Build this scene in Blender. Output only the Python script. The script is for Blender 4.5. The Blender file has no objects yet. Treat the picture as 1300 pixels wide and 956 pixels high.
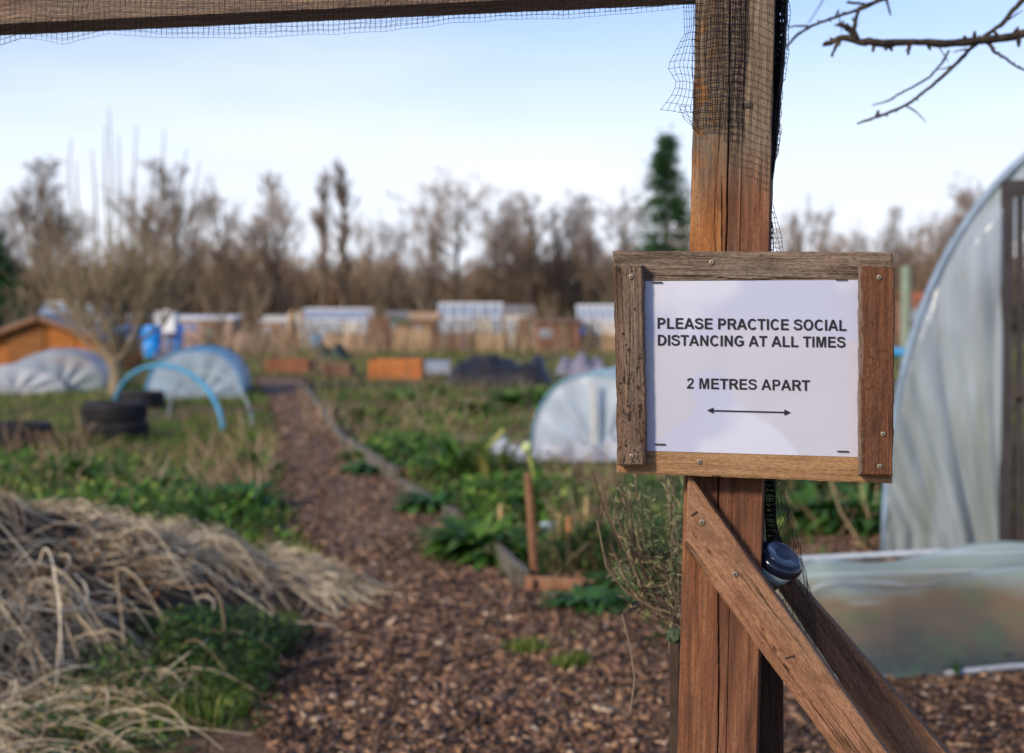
import bpy, math, random
import numpy as np
from mathutils import Vector, Matrix, noise, geometry
random.seed(7); np.random.seed(7)
sc = bpy.context.scene; COL = sc.collection
F = 1806.0; H = 1.25; PIT = math.atan(33.5/F); R = math.radians
# ------------------------------------------------------------ viewing rays -> places on real planes
def ray(px, py):
    cx = (px-650)/F; cy = (433.5-py)/F
    return Vector((cx, math.cos(PIT)+math.sin(PIT)*cy, -math.sin(PIT)+math.cos(PIT)*cy))
def at(px, py, Y):
    d = ray(px, py); return d*(Y/d.y)+Vector((0,0,H))
def gnd(px, py):
    d = ray(px, py); t = -H/d.z; return Vector((d.x*t, d.y*t, 0))
TH = R(12); P0 = at(922, 400, 1.72); U = Vector((math.cos(TH), -math.sin(TH), 0)); NV = Vector((-math.sin(TH), -math.cos(TH), 0))
GO = Vector((P0.x, P0.y, 0))
def GP(px, py, off=0.0):                 # point on the gateway plane, in gateway coordinates
    d = ray(px, py); o = Vector((0,0,H)); c = GO+NV*off
    t = (c-o).dot(NV)/d.dot(NV); p = o+d*t-GO
    return Vector((p.dot(U), -off, p.z))
# ------------------------------------------------------------ objects
def tag(o, label=None, cat=None, group=None, kind=None):
    if label: o['label'] = label
    if cat: o['category'] = cat
    if group: o['group'] = group
    if kind: o['kind'] = kind
    return o
def thing(name, label, cat, loc=(0,0,0), rz=0, group=None):
    o = bpy.data.objects.new(name, None); COL.objects.link(o); o.empty_display_size = .1
    o.location = loc; o.rotation_euler = (0,0,rz)
    return tag(o, label, cat, group)
class MB:
    def __init__(s): s.v = []; s.f = []; s.m = []
    def add(s, vs, fs, m=0):
        n = len(s.v); s.v += [tuple(v) for v in vs]; s.f += [tuple(i+n for i in f) for f in fs]; s.m += [m]*len(fs)
    def box(s, c, d, rot=None, m=0):
        c = Vector(c); q = []
        for x in (-.5,.5):
            for y in (-.5,.5):
                for z in (-.5,.5):
                    w = Vector((x*d[0], y*d[1], z*d[2])); q.append(c+(rot@w if rot else w))
        s.add(q, [(0,1,3,2),(4,6,7,5),(0,4,5,1),(2,3,7,6),(0,2,6,4),(1,5,7,3)], m)
    def tube(s, pts, rs, n=6, m=0, cap=True):
        pts = [Vector(p) for p in pts]
        if not hasattr(rs, '__len__'): rs = [rs]*len(pts)
        vs = []; k = len(pts); up = None
        for i, p in enumerate(pts):
            d = (pts[min(i+1,k-1)]-pts[max(i-1,0)])
            if d.length < 1e-9: d = Vector((0,0,1))
            d.normalize()
            if up is None:
                up = d.cross(Vector((1,0,0)) if abs(d.x) < .8 else Vector((0,1,0)))
            up = (up-d*up.dot(d))
            if up.length < 1e-6: up = d.orthogonal()
            up.normalize(); b = d.cross(up)
            for j in range(n):
                a = 2*math.pi*j/n; vs.append(p+(up*math.cos(a)+b*math.sin(a))*rs[i])
        fs = [(i*n+j, i*n+(j+1)%n, (i+1)*n+(j+1)%n, (i+1)*n+j) for i in range(k-1) for j in range(n)]
        if cap: fs += [tuple(range(n-1,-1,-1)), tuple((k-1)*n+j for j in range(n))]
        s.add(vs, fs, m)
    def lathe(s, prof, n=20, M=None, m=0):
        vs = []
        for r, z in prof:
            for j in range(n):
                a = 2*math.pi*j/n; w = Vector((r*math.cos(a), r*math.sin(a), z)); vs.append(M@w if M else w)
        k = len(prof)
        fs = [(i*n+j, i*n+(j+1)%n, (i+1)*n+(j+1)%n, (i+1)*n+j) for i in range(k-1) for j in range(n)]
        fs += [tuple(range(n-1,-1,-1)), tuple((k-1)*n+j for j in range(n))]
        s.add(vs, fs, m)
    def build(s, name, mats, parent=None, smooth=False, M=None):
        me = bpy.data.meshes.new(name); me.from_pydata(s.v, [], s.f)
        if not isinstance(mats, (list,tuple)): mats = [mats]
        for x in mats: me.materials.append(x)
        if len(mats) > 1: me.polygons.foreach_set('material_index', s.m)
        if smooth: me.polygons.foreach_set('use_smooth', [True]*len(s.f))
        me.update(); o = bpy.data.objects.new(name, me); COL.objects.link(o)
        if parent: o.parent = parent
        if M is not None: o.matrix_basis = M
        return o
def npmesh(name, V, Fc, mat, parent=None, smooth=False):
    V = np.asarray(V, dtype=np.float32).reshape(-1,3); Fc = np.asarray(Fc, dtype=np.int32); k = Fc.shape[1]
    me = bpy.data.meshes.new(name); me.vertices.add(len(V)); me.vertices.foreach_set('co', V.ravel())
    me.loops.add(Fc.size); me.loops.foreach_set('vertex_index', Fc.ravel())
    me.polygons.add(len(Fc)); me.polygons.foreach_set('loop_start', np.arange(0, Fc.size, k, dtype=np.int32))
    if smooth: me.polygons.foreach_set('use_smooth', [True]*len(Fc))
    me.materials.append(mat); me.update(calc_edges=True); me.validate()
    o = bpy.data.objects.new(name, me); COL.objects.link(o)
    if parent: o.parent = parent
    return o
def copy_tree(o, parent=None):
    c = o.copy(); COL.objects.link(c); c.parent = parent
    for ch in list(o.children): copy_tree(ch, c)
    return c
# ------------------------------------------------------------ materials
class NT:
    def __init__(s, name):
        s.m = bpy.data.materials.new(name); s.m.use_nodes = True; s.t = s.m.node_tree; s.t.nodes.clear()
        s.out = s.n('ShaderNodeOutputMaterial')
    def n(s, t, **k):
        x = s.t.nodes.new(t)
        for a, b in k.items():
            if a.startswith('i_'):
                x.inputs[a[2:].replace('_',' ')].default_value = b
            else: setattr(x, a, b)
        return x
    def l(s, a, b): s.t.links.new(a, b)
    def noise(s, scale, vec=None, detail=4, rough=.55, dist=0):
        x = s.n('ShaderNodeTexNoise'); x.inputs['Scale'].default_value = scale; x.inputs['Detail'].default_value = detail
        x.inputs['Roughness'].default_value = rough; x.inputs['Distortion'].default_value = dist
        if vec: s.l(vec, x.inputs['Vector'])
        return x.outputs[0]
    def map(s, scale, src='Object', loc=(0,0,0)):
        tc = s.n('ShaderNodeTexCoord'); mp = s.n('ShaderNodeMapping'); mp.inputs['Scale'].default_value = scale; mp.inputs['Location'].default_value = loc
        s.l(tc.outputs[src], mp.inputs['Vector']); return mp.outputs[0]
    def ramp(s, fac, stops, interp='LINEAR'):
        r = s.n('ShaderNodeValToRGB'); r.color_ramp.interpolation = interp; e = r.color_ramp.elements
        while len(e) < len(stops): e.new(.5)
        for i, (p, c) in enumerate(stops):
            e[i].position = p; e[i].color = tuple(c)[:3]+(1,) if hasattr(c,'__len__') else (c,c,c,1)
        s.l(fac, r.inputs[0]); return r.outputs[0]
    def mix(s, fac, a, b, mode='MIX'):
        x = s.n('ShaderNodeMix', data_type='RGBA', blend_type=mode)
        for v, sk in ((fac, x.inputs[0]), (a, x.inputs[6]), (b, x.inputs[7])):
            if isinstance(v, (int,float)): sk.default_value = v
            elif isinstance(v, tuple): sk.default_value = v[:3]+(1,)
            else: s.l(v, sk)
        return x.outputs[2]
    def math(s, op, a, b=0.0):
        x = s.n('ShaderNodeMath', operation=op)
        for i, v in enumerate((a,b)):
            if isinstance(v,(int,float)): x.inputs[i].default_value = v
            else: s.l(v, x.inputs[i])
        return x.outputs[0]
    def pbr(s, col, rough=.8, bump=None, bs=.3, bd=.002, spec=.3, **k):
        p = s.n('ShaderNodeBsdfPrincipled')
        if isinstance(col, tuple): p.inputs['Base Color'].default_value = col[:3]+(1,)
        else: s.l(col, p.inputs['Base Color'])
        if isinstance(rough,(int,float)): p.inputs['Roughness'].default_value = rough
        else: s.l(rough, p.inputs['Roughness'])
        p.inputs['Specular IOR Level'].default_value = spec
        for a, b in k.items(): p.inputs[a.replace('_',' ')].default_value = b
        if bump is not None:
            bn = s.n('ShaderNodeBump'); bn.inputs['Strength'].default_value = bs; bn.inputs['Distance'].default_value = bd
            s.l(bump, bn.inputs['Height']); s.l(bn.outputs[0], p.inputs['Normal'])
        s.l(p.outputs[0], s.out.inputs[0]); s.p = p; return p
def wood(name, dark, mid, light, seed=0, grey=None, gmix=(.45,.7), fine=1.0, bs=.8, bd=.002, pits=0.0, rough=.8, cracks=.5, worn=None):
    n = NT(name); L = (seed*3.1, seed*1.7, seed*2.3)
    low = n.noise(1, n.map((2.5,9,9), loc=L), 3)
    tc = n.map((1,1,1), loc=L); w = n.mix(.06, tc, n.n('ShaderNodeTexNoise').outputs[1])
    g = n.noise(1, n.map((7*fine,95*fine,60*fine), loc=L), 6, .65, .6)
    g2 = n.noise(1, n.map((14*fine,420*fine,260*fine), loc=L), 4, .6)
    band = n.noise(1, n.map((1.6,38,30), loc=L), 2, .5, 1.2)
    c = n.ramp(g, [(.28,dark),(.5,mid),(.74,light)])
    c = n.mix(n.ramp(band, [(.35,0.0),(.65,1.0)]), c, n.mix(.55, c, light), 'MIX')
    c = n.mix(n.ramp(g2, [(.3,.45),(.6,0.0)]), c, dark)
    c = n.mix(n.ramp(low, [(.35,.35),(.65,0.0)]), c, dark)
    if grey: c = n.mix(n.ramp(n.noise(1, n.map((4,22,22), loc=L), 5), [(gmix[0],0.0),(gmix[1],.9)]), c, grey)
    c = n.mix(n.ramp(g2, [(.42,0.0),(.70,.55)]), c, light)
    ck = n.noise(1, n.map((3.2*fine,130*fine,90), loc=(L[0]+5,L[1],L[2])), 3, .5, .4)
    cm = n.math('MULTIPLY', n.ramp(ck, [(.475,0.0),(.497,1.0),(.503,1.0),(.525,0.0)]), n.ramp(n.noise(1, n.map((5,30,30), loc=(L[2],3,L[0])), 2), [(.46,0.0),(.6,cracks)]))
    c = n.mix(cm, c, tuple(x*.3 for x in dark))
    h = n.math('SUBTRACT', n.math('ADD', n.math('MULTIPLY', g, 1.0), n.math('MULTIPLY', g2, .7)), n.math('MULTIPLY', cm, .8))
    fb = n.noise(1, n.map((170,650,650), loc=L), 5, .75)
    c = n.mix(n.ramp(fb, [(.38,.55),(.52,0.0)]), c, tuple(x*.7 for x in dark)); c = n.mix(n.ramp(fb, [(.52,0.0),(.68,.35)]), c, tuple(min(1,x*1.25) for x in light))
    st_ = n.noise(1, n.map((16,26,26), loc=L), 4, .6); c = n.mix(n.ramp(st_, [(.56,0.0),(.68,.45)]), c, dark); h = n.math('ADD', h, n.math('MULTIPLY', fb, .5))
    if worn:
        sp = n.n('ShaderNodeSeparateXYZ'); n.l(n.map((1,1,1)), sp.inputs[0]); d = n.math('ABSOLUTE', n.math('ADD', sp.outputs[2], worn[0]/2))
        wv = n.math('ADD', d, n.math('MULTIPLY', n.noise(1, n.map((40,120,120)), 4, .7), .018))
        c = n.mix(n.ramp(n.math('MULTIPLY', wv, 10), [((worn[0]/2+.004)*10,0.0),((worn[0]/2+.008)*10,.85)]), c, worn[1])
    if pits:
        v = n.noise(1, n.map((150,260,260), loc=L), 3, .6)
        pm = n.ramp(n.math('ADD', v, n.math('MULTIPLY', n.ramp(n.noise(1, n.map((9,40,40), loc=L), 2), [(.4,0.0),(.62,1.0)]), -.09)), [(.27,1.0),(.35,0.0)])
        c = n.mix(n.math('MULTIPLY', pm, pits), c, tuple(x*.25 for x in dark))
        h = n.math('SUBTRACT', h, n.math('MULTIPLY', pm, pits*.8))
    n.pbr(c, rough, h, bs, bd, .25); return n.m
def plain(name, c, rough=.6, var=.25, scale=8, **k):
    n = NT(name); d = tuple(x*(1-var) for x in c); lt = tuple(min(1,x*(1+var)) for x in c)
    nz = n.noise(scale, n.map((1,1,1)), 5); col = n.ramp(nz, [(.3,d),(.7,lt)])
    n.pbr(col, rough, nz, .25, .01, **k); return n.m
def island(name, stops, rough=.8, transl=0.0, spec=.25, nscale=None, nst=None):   # colour differs from piece to piece
    n = NT(name); g = n.n('ShaderNodeNewGeometry'); c = n.ramp(g.outputs['Random Per Island'], stops)
    if nscale: c = n.mix(n.ramp(n.noise(nscale, n.map((1,1,1)), 3), [(.4,0.0),(.6,.7)]), c, nst)
    p = n.pbr(c, rough, spec=spec)
    if transl:
        t = n.n('ShaderNodeBsdfTranslucent'); n.l(c, t.inputs[0]); m = n.n('ShaderNodeMixShader'); m.inputs[0].default_value = transl
        n.l(p.outputs[0], m.inputs[1]); n.l(t.outputs[0], m.inputs[2]); n.l(m.outputs[0], n.out.inputs[0])
    return n.m
def film(name, c, transl=.35, clear=.1, rough=.35, dirt=None, dscale=3, dm=.6, smap=(1,1,1)):           # polythene and fleece
    n = NT(name); nz = n.noise(dscale, n.map(smap), 5)
    col = n.mix(n.ramp(nz, [(.42,0.0),(.68,dm)]), c, dirt or tuple(x*.8 for x in c))
    p = n.pbr(col, rough, nz, .4, .02, .5)
    t = n.n('ShaderNodeBsdfTranslucent'); n.l(col, t.inputs[0]); tr = n.n('ShaderNodeBsdfTransparent')
    m = n.n('ShaderNodeMixShader'); m.inputs[0].default_value = transl; n.l(p.outputs[0], m.inputs[1]); n.l(t.outputs[0], m.inputs[2])
    m2 = n.n('ShaderNodeMixShader'); m2.inputs[0].default_value = clear
    n.l(m.outputs[0], m2.inputs[1]); n.l(tr.outputs[0], m2.inputs[2]); n.l(m2.outputs[0], n.out.inputs[0]); return n.m
M = {}
def simple(name, c, rough=.5, **k):
    n = NT(name); n.pbr(c, rough, **k); return n.m
M['metal'] = simple('screw_zinc', (.30,.26,.20), .5, Metallic=.7)
M['rust_recess'] = simple('rusty_iron_and_recess', (.05,.035,.028), .7)
M['ink'] = simple('printing_ink', (.008,.008,.012), .6)
M['net'] = simple('black_net_twine', (.006,.008,.014), .5)
M['netblue'] = simple('dark_blue_net_twine', (.012,.022,.045), .5)
M['blue'] = plain('blue_pipe', (.07,.33,.62), .4, .12)
M['drum'] = plain('blue_drum_plastic', (.015,.28,.78), .4, .12)
M['tyre'] = plain('tyre_rubber', (.022,.020,.021), .8, .6, 9)
M['soil'] = plain('dark_soil', (.045,.030,.022), .95, .5, 20)
M['white'] = plain('white_plastic', (.72,.72,.74), .5, .12, 6)
M['offw'] = plain('pale_paint', (.55,.52,.46), .7, .2, 6)
M['frame'] = plain('aluminium_frame', (.5,.55,.58), .45, .15)
M['glass'] = film('greenhouse_glazing', (.50,.58,.68), .25, .3, .15, (.32,.42,.45), 1.2)
M['slate'] = plain('grey_felt_roof', (.20,.19,.19), .8, .25, 5)
M['dkgreen'] = plain('green_painted_wood', (.05,.14,.08), .7, .2)
M['brick'] = plain('reddish_brick', (.26,.12,.08), .85, .25, 4)
M['black'] = plain('black_ground_sheet', (.022,.022,.027), .55, .5, 5)
# ------------------------------------------------------------ boards of the gateway and the notice
def board(name, parent, cs, of, ob, mat, seed=1, nx=90, ny=16, rough=.0006, edge=.0012, dfn=None, wob=.0007, base=None):
    """four corners (start low, end low, end high, start high) in gateway pixels, or Vectors; front of / back ob metres before the plane"""
    c = [GP(*p, of) if not isinstance(p, Vector) else p for p in cs]
    x = (c[1]-c[0]).normalized(); y = Vector((0,1,0)); z = x.cross(y); z.normalize()
    Mx = Matrix((x, y, z)).transposed().to_4x4(); Mx.translation = c[0]; Mi = Mx.inverted()
    V = []; Fs = []; th = of-ob; Ls = (c[1]-c[0]).length; Lt = (c[3]-c[0]).length
    for i in range(nx+1):
        for j in range(ny+1):
            s = i/nx; t = j/ny
            p = Mi@((c[0]*(1-s)+c[1]*s)*(1-t)+(c[3]*(1-s)+c[2]*s)*t)
            a = s*Ls; b = t*Lt
            d = noise.noise(Vector((a*6, b*160, seed*7)))*rough+noise.noise(Vector((a*14, b*420, seed*3)))*rough*.6
            e = min(i, nx-i, j, ny-j)
            if e == 0: d += edge
            if j in (0, ny): p.z += (noise.noise(Vector((a*30, seed, j)))+.5*noise.noise(Vector((a*110, seed, j))))*wob
            if i in (0, nx): p.x += (noise.noise(Vector((b*60, seed+9, i))))*wob*1.2
            if e == 0 and noise.noise(Vector((a*45, b*45, seed*2.2))) > .42: d += .0015
            if dfn: d += dfn(s, t)
            V.append(Vector((p.x, d, p.z)))
    w = ny+1; Fs = [(i*w+j, (i+1)*w+j, (i+1)*w+j+1, i*w+j+1) for i in range(nx) for j in range(ny)]
    ring = [i*w for i in range(nx+1)]+[nx*w+j for j in range(1,ny+1)]+[i*w+ny for i in range(nx-1,-1,-1)]+[j for j in range(ny-1,0,-1)]
    n0 = len(V); V += [Vector((V[k].x, th, V[k].z)) for k in ring]; r = len(ring)
    Fs += [(ring[k], n0+k, n0+(k+1)%r, ring[(k+1)%r]) for k in range(r)]
    Fs.append(tuple(n0+k for k in range(r)))
    mb = MB(); mb.add(V, Fs); o = mb.build(name, mat, parent); o.matrix_basis = Mx; return o
def screw(parent, px, py, off, r=.0033, name='screw'):
    mb = MB(); g = GP(px, py, off); Rt = Matrix.Rotation(R(90), 4, 'X')
    Mx = Matrix.Translation(g)@Rt@Matrix.Rotation(random.random()*3, 4, 'Z')
    mb.lathe([(r*.98,-.0006),(r,.0002),(r*.86,.0008),(r*.5,.001)], 14, None)
    for a in (0, math.pi/2):
        mb.box((0,0,.0009), (r*1.25, r*.28, .0006), Matrix.Rotation(a,3,'Z'), 1)  # dark bars stand in for the shade inside the cross recess
    return mb.build(name, [M['metal'], M['rust_recess']], parent, M=Mx)
def staple(parent, px, py, off, w=.012, ang=0, name='staple'):
    mb = MB(); g = GP(px, py, off)
    mb.tube([(-w/2,.002,0),(-w/2,-.0006,0),(w/2,-.0006,0),(w/2,.002,0)], .0008, 5)
    return mb.build(name, M['rust_recess'], parent, M=Matrix.Translation(g)@Matrix.Rotation(ang,4,'Y'))
def netmesh(name, parent, fn, nu, nv, r, mat, knot=0.0, drop=0.0):
    G = {}
    for i in range(nu+1):
        for j in range(nv+1):
            p = fn(i/nu, j/nv, i, j)
            if p is not None: G[i,j] = p
    mb = MB()
    def seg(a, b):
        d = (b-a)
        if d.length < 1e-5: return
        mb.tube([a,b], r, 3, cap=False)
    for (i,j), p in G.items():
        for q in ((i+1,j),(i,j+1)):
            if q in G and random.random() > drop: seg(p, G[q])
        if knot: mb.add([p+Vector(v)*knot for v in ((1,0,0),(-1,0,0),(0,0,1),(0,0,-1),(0,-1,0),(0,1,0))], [(0,2,4),(2,1,4),(1,3,4),(3,0,4),(2,0,5),(1,2,5),(3,1,5),(0,3,5)])
    return mb.build(name, mat, parent)
def interp(x, pts):
    if x <= pts[0][0]: return pts[0][1]
    for (a,b),(c,d) in zip(pts, pts[1:]):
        if x <= c: return b+(d-b)*(x-a)/(c-a)
    return pts[-1][1]

# ============================================================ THE GATEWAY
def post_mat():
    n = NT('post_timber'); c = n.map((1,1,1))
    g = n.noise(1, n.map((5,110,60)), 6, .65, .5); g2 = n.noise(1, n.map((10,420,260)), 4, .6)
    band = n.noise(1, n.map((.9,34,20)), 2, .5, .8)
    red = n.ramp(g, [(.25,(.060,.024,.013)),(.5,(.165,.066,.033)),(.75,(.30,.14,.072))])
    org = n.ramp(g, [(.25,(.14,.045,.014)),(.5,(.36,.135,.036)),(.78,(.52,.25,.085))])
    gry = n.ramp(g, [(.25,(.075,.055,.038)),(.5,(.21,.155,.105)),(.78,(.36,.27,.19))])
    sep = n.n('ShaderNodeSeparateXYZ'); n.l(c, sep.inputs[0])
    wx = n.math('ADD', n.math('MULTIPLY', sep.outputs[2], -1.0), n.math('MULTIPLY', n.noise(1, n.map((3,20,20)), 3), .02))
    left = n.ramp(wx, [(.048,1.0),(.060,0.0)])                    # the sap-wood side is orange
    h1 = n.math('ADD', sep.outputs[0], n.math('MULTIPLY', n.noise(1, n.map((4,40,30)), 4), .16))
    up = n.ramp(n.math('MULTIPLY', h1, .5), [(.752,0.0),(.79,1.0)])            # weathered grey above, where the net lies
    mid = n.ramp(n.math('MULTIPLY', sep.outputs[0], .5), [(.555,.15),(.575,1.0)])
    col = n.mix(n.math('MULTIPLY', left, mid), red, org); col = n.mix(up, col, gry)
    lich = n.math('MULTIPLY', n.ramp(n.noise(1, n.map((28,55,55)), 5, .7), [(.52,0.0),(.6,.85)]), n.math('MULTIPLY', up, n.ramp(wx, [(.034,1.0),(.048,0.0)])))
    col = n.mix(lich, col, (.36,.15,.03)); col = n.mix(n.ramp(g2, [(.3,.55),(.58,0.0)]), col, (.035,.02,.014))
    col = n.mix(n.ramp(band, [(.5,0.0),(.7,.35)]), col, (.05,.028,.018))
    fb = n.noise(1, n.map((170,650,650)), 5, .75); col = n.mix(n.ramp(fb, [(.36,.6),(.52,0.0)]), col, (.03,.016,.010)); st_ = n.noise(1, n.map((9,24,24)), 4, .6); col = n.mix(n.ramp(st_, [(.53,0.0),(.68,.5)]), col, (.05,.027,.018))
    kn = n.n('ShaderNodeTexVoronoi'); kn.inputs['Scale'].default_value = 1; n.l(n.map((3.2,14,8), loc=(.3,.1,.2)), kn.inputs['Vector'])
    col = n.mix(n.ramp(kn.outputs['Distance'], [(.08,.8),(.2,0.0)]), col, (.035,.018,.012))
    n.pbr(col, .8, n.math('ADD', g, n.math('MULTIPLY', g2, .6)), .7, .0016, .25); return n.m
gate = thing('wooden_gateway', 'reddish square timber garden gateway post with braces and overhead beam, draped in black net', 'gateway', GO, -TH)
PYB, PYT = 1722, -75
def ypix(s): return PYB+(PYT-PYB)*s
def post_d(s, t):
    y = ypix(s); d = 0
    c1 = interp(y, [(0,.44),(150,.462),(318,.465),(610,.44),(760,.475),(866,.51),(1700,.5)])+.006*noise.noise(Vector((y*.02,3,1)))
    w = .011 if y < 320 else .009
    d += .010*max(0, 1-abs(t-c1)/w)
    if 215 < y < 330:
        c2 = interp(y, [(215,.385),(318,.415)]); d += .006*max(0, 1-abs(t-c2)/.009)*min(1,(y-215)/30)
    if 120 < y < 320: d += .0015*max(0, 1-abs(t-.33+.02*math.sin(y*.03))/.008)
    if y < 104 and c1 < t < .635: d -= .0014
    if y < 330 and abs(t-.64) < .008: d += .0016
    if y > 600: d += .002*max(0, 1-abs(t-.62)/.01)
    return d
xl = lambda y: 883-.02425*y; xr = lambda y: 982-.0231*y
post = board('post', gate, [(xl(PYB),PYB),(xl(PYT),PYT),(xr(PYT)+2,PYT),(xr(PYB),PYB)], 0, -.095, post_mat(), 3, 300, 110, .0007, .0022, post_d)
# board() runs its length up the post, its width to the right: fix the handedness of the depth
W_beam = wood('beam_timber', (.085,.052,.036), (.25,.155,.10), (.40,.27,.18), 5, (.24,.18,.14))
W_brace = wood('brace_timber', (.105,.042,.020), (.26,.115,.056), (.42,.215,.115), 9, (.29,.17,.10), fine=.8, bs=1, bd=.003, cracks=.9)
W_dark = wood('dark_timber', (.018,.010,.008), (.05,.026,.018), (.10,.055,.035), 12)  # very dark brown wood for the support block and backing board
zb = GP(0, 30, 0).z; zt = zb+.095
def gv(a, off, z): return Vector((a, -off, z))
aL, aR = -1.42, GP(883, 5, 0).x-.002
board('crossbeam', gate, [gv(aL,0,zb), gv(aR,0,zb), gv(aR,0,zt), gv(aL,0,zt)], 0, -.075, W_beam, 6, 220, 14, .0006)
board('far_post', gate, [gv(aL-.097,.0,0), gv(aL-.097,.0,zt+.02), gv(aL-.002,.0,zt+.02), gv(aL-.002,0,0)], 0, -.095, W_beam, 8, 120, 12)
def brace_d(s, t):
    d = .004*max(0, 1-abs(t-.55-.5*(s-.2))/.02)*max(0, 1-abs(s-.215)/.05)
    d += .003*max(0, 1-abs(t-.30-.1*math.sin(s*20))/.015)*(1 if s < .2 else 0)
    return d
board('brace', gate, [(869.5,695),(1605,1700),(1655,1700),(873.5,601)], .030, .003, W_brace, 11, 330, 24, .0006, .0015, brace_d)
def persp(p, off): return GP(p[0], p[1], off)
rb = [(978,733),(1330,1260),(1468,1260),(1006,733)]
board('rear_brace', gate, rb, -.15, -.185, wood('rear_brace_timber', (.075,.036,.020), (.19,.095,.052), (.31,.175,.10), 13), 14, 200, 12)
board('support_block', gate, [(957,1640),(957,768),(994,768),(994,1640)], -.098, -.135, W_dark, 15, 120, 10)
screw(gate, 891, 663, .0312, .0037); screw(gate, 933, 729, .0312, .0037)
staple(gate, 1002, 834, .031, .011, -.35); staple(gate, 881, 652, .031, .009, -.6)
mb = MB(); mb.box((0,0,0), (.012,.004,.006)); mb.build('nail_head', M['rust_recess'], gate, M=Matrix.Translation(GP(948,134,.0)))
# ------------------------------------------------------------ the notice
sign = thing('notice_board', 'rustic wooden frame holding a printed paper notice screwed to the gateway post', 'notice board', GO, -TH)
Wt = wood('weathered_top_board', (.030,.020,.014), (.145,.098,.068), (.34,.25,.18), 21, (.21,.165,.13), fine=.8, bs=1, bd=.003)
Wl = wood('pitted_grey_board', (.040,.023,.014), (.15,.090,.056), (.29,.19,.125), 22, (.17,.13,.105), pits=.8, fine=1.1, bs=1, bd=.003)
Wr = wood('reddish_brown_board', (.050,.020,.010), (.125,.048,.022), (.19,.082,.040), 23, None, fine=.8, pits=.4, worn=(.044,(.19,.145,.115)))
Wb = wood('fresh_pine_board', (.17,.085,.036), (.33,.185,.085), (.43,.27,.14), 24, None, fine=.6)
S0 = .045
def crack_top(s, t):
    c = .16+.05*math.sin(s*9)+.03*math.sin(s*23); k = min(1, max(0,(s-.1)*8))*min(1,max(0,(.8-s)*6))
    return .0035*max(0, 1-abs(t-c)/.035)*k
board('top_board', sign, [(779.5,357),(1133,362),(1133.5,320),(778,318.5)], S0, S0-.022, Wt, 31, 150, 26, .0012, .002, crack_top, .0012)
board('bottom_board', sign, [(783,600.5),(1133,614),(1132,576),(783,570.5)], S0, S0-.022, Wb, 32, 120, 14, .0004, .0012)
board('side_board', sign, [(783.5,591.5),(778.5,337),(815.5,337),(820,591)], S0+.020, S0+.0015, Wl, 33, 120, 24, .0013, .0022, None, .0016)
board('side_board', sign, [(1089.5,603.5),(1090,338.5),(1136.5,338.5),(1133.5,604.5)], S0+.020, S0+.0015, Wr, 34, 120, 24, .0008, .0022, None, .0018)
board('backing_board', sign, [(800,585),(1115,590),(1115,340),(800,340)], S0-.023, .031, W_dark, 35, 10, 4)
pap = [(812,572),(1098,580.5),(1098,355.5),(812,357)]
nx, ny = 40, 30; mb = MB(); PO = S0+.0006
pc = [GP(*p, PO) for p in pap]
def pap_pt(s, t, dz=0):
    p = (pc[0]*(1-s)+pc[1]*s)*(1-t)+(pc[3]*(1-s)+pc[2]*s)*t
    b = .0022*abs(noise.noise(Vector((s*2.5,t*2.2,4))))*math.sin(math.pi*t)*math.sin(math.pi*s)
    return p+Vector((0,-b-dz,0))
mb.add([pap_pt(i/nx, j/ny) for i in range(nx+1) for j in range(ny+1)], [(i*(ny+1)+j,(i+1)*(ny+1)+j,(i+1)*(ny+1)+j+1,i*(ny+1)+j+1) for i in range(nx) for j in range(ny)])
n = NT('notice_paper'); sp = n.map((1,1,1)); b1 = n.noise(7, sp, 2, .4); b2 = n.noise(2.6, n.map((2,2,3),loc=(3,1,5)), 1, .3)
colp = n.mix(n.ramp(b1,[(.45,0.0),(.50,.9)]), (.50,.52,.62), (.38,.41,.55)); colp = n.mix(n.ramp(b2,[(.5,0.0),(.52,.9)]), colp, (.43,.43,.50))
colp = n.mix(n.ramp(n.noise(500,sp,2),[(.5,0.0),(.9,.25)]), colp, (.5,.5,.6))
n.pbr(colp, .45, n.noise(60,sp,3), .05, .001, .5)
paper = mb.build('paper', n.m, sign, True)
def arc(cx, cy, rx, ry, a0, a1, k=14): return [(cx+rx*math.cos(R(a0+(a1-a0)*i/k)), cy+ry*math.sin(R(a0+(a1-a0)*i/k))) for i in range(k+1)]
def stroke(pts, w, sub=6):
    P = []; q = [pts[0]]+pts+[pts[-1]]
    for i in range(1, len(q)-2):
        for k in range(sub+(i == len(q)-3)):
            t = k/sub; r_ = []
            for c_ in (0,1):
                a,b,c,d = q[i-1][c_],q[i][c_],q[i+1][c_],q[i+2][c_]
                r_.append(.5*((2*b)+(-a+c)*t+(2*a-5*b+4*c-d)*t*t+(-a+3*b-3*c+d)*t**3))
            P.append(r_)
    Lf, Rt = [], []
    for i, p in enumerate(P):
        a = P[max(0,i-1)]; b = P[min(len(P)-1,i+1)]; dx, dy = b[0]-a[0], b[1]-a[1]; l = math.hypot(dx,dy) or 1
        # strokes are a little thinner where they run level
        ww = w*(.5 if True else 0)*(1-.12*abs(dx)/l); Lf.append((p[0]-dy/l*ww, p[1]+dx/l*ww)); Rt.append((p[0]+dy/l*ww, p[1]-dx/l*ww))
    return Lf+Rt[::-1]
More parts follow.
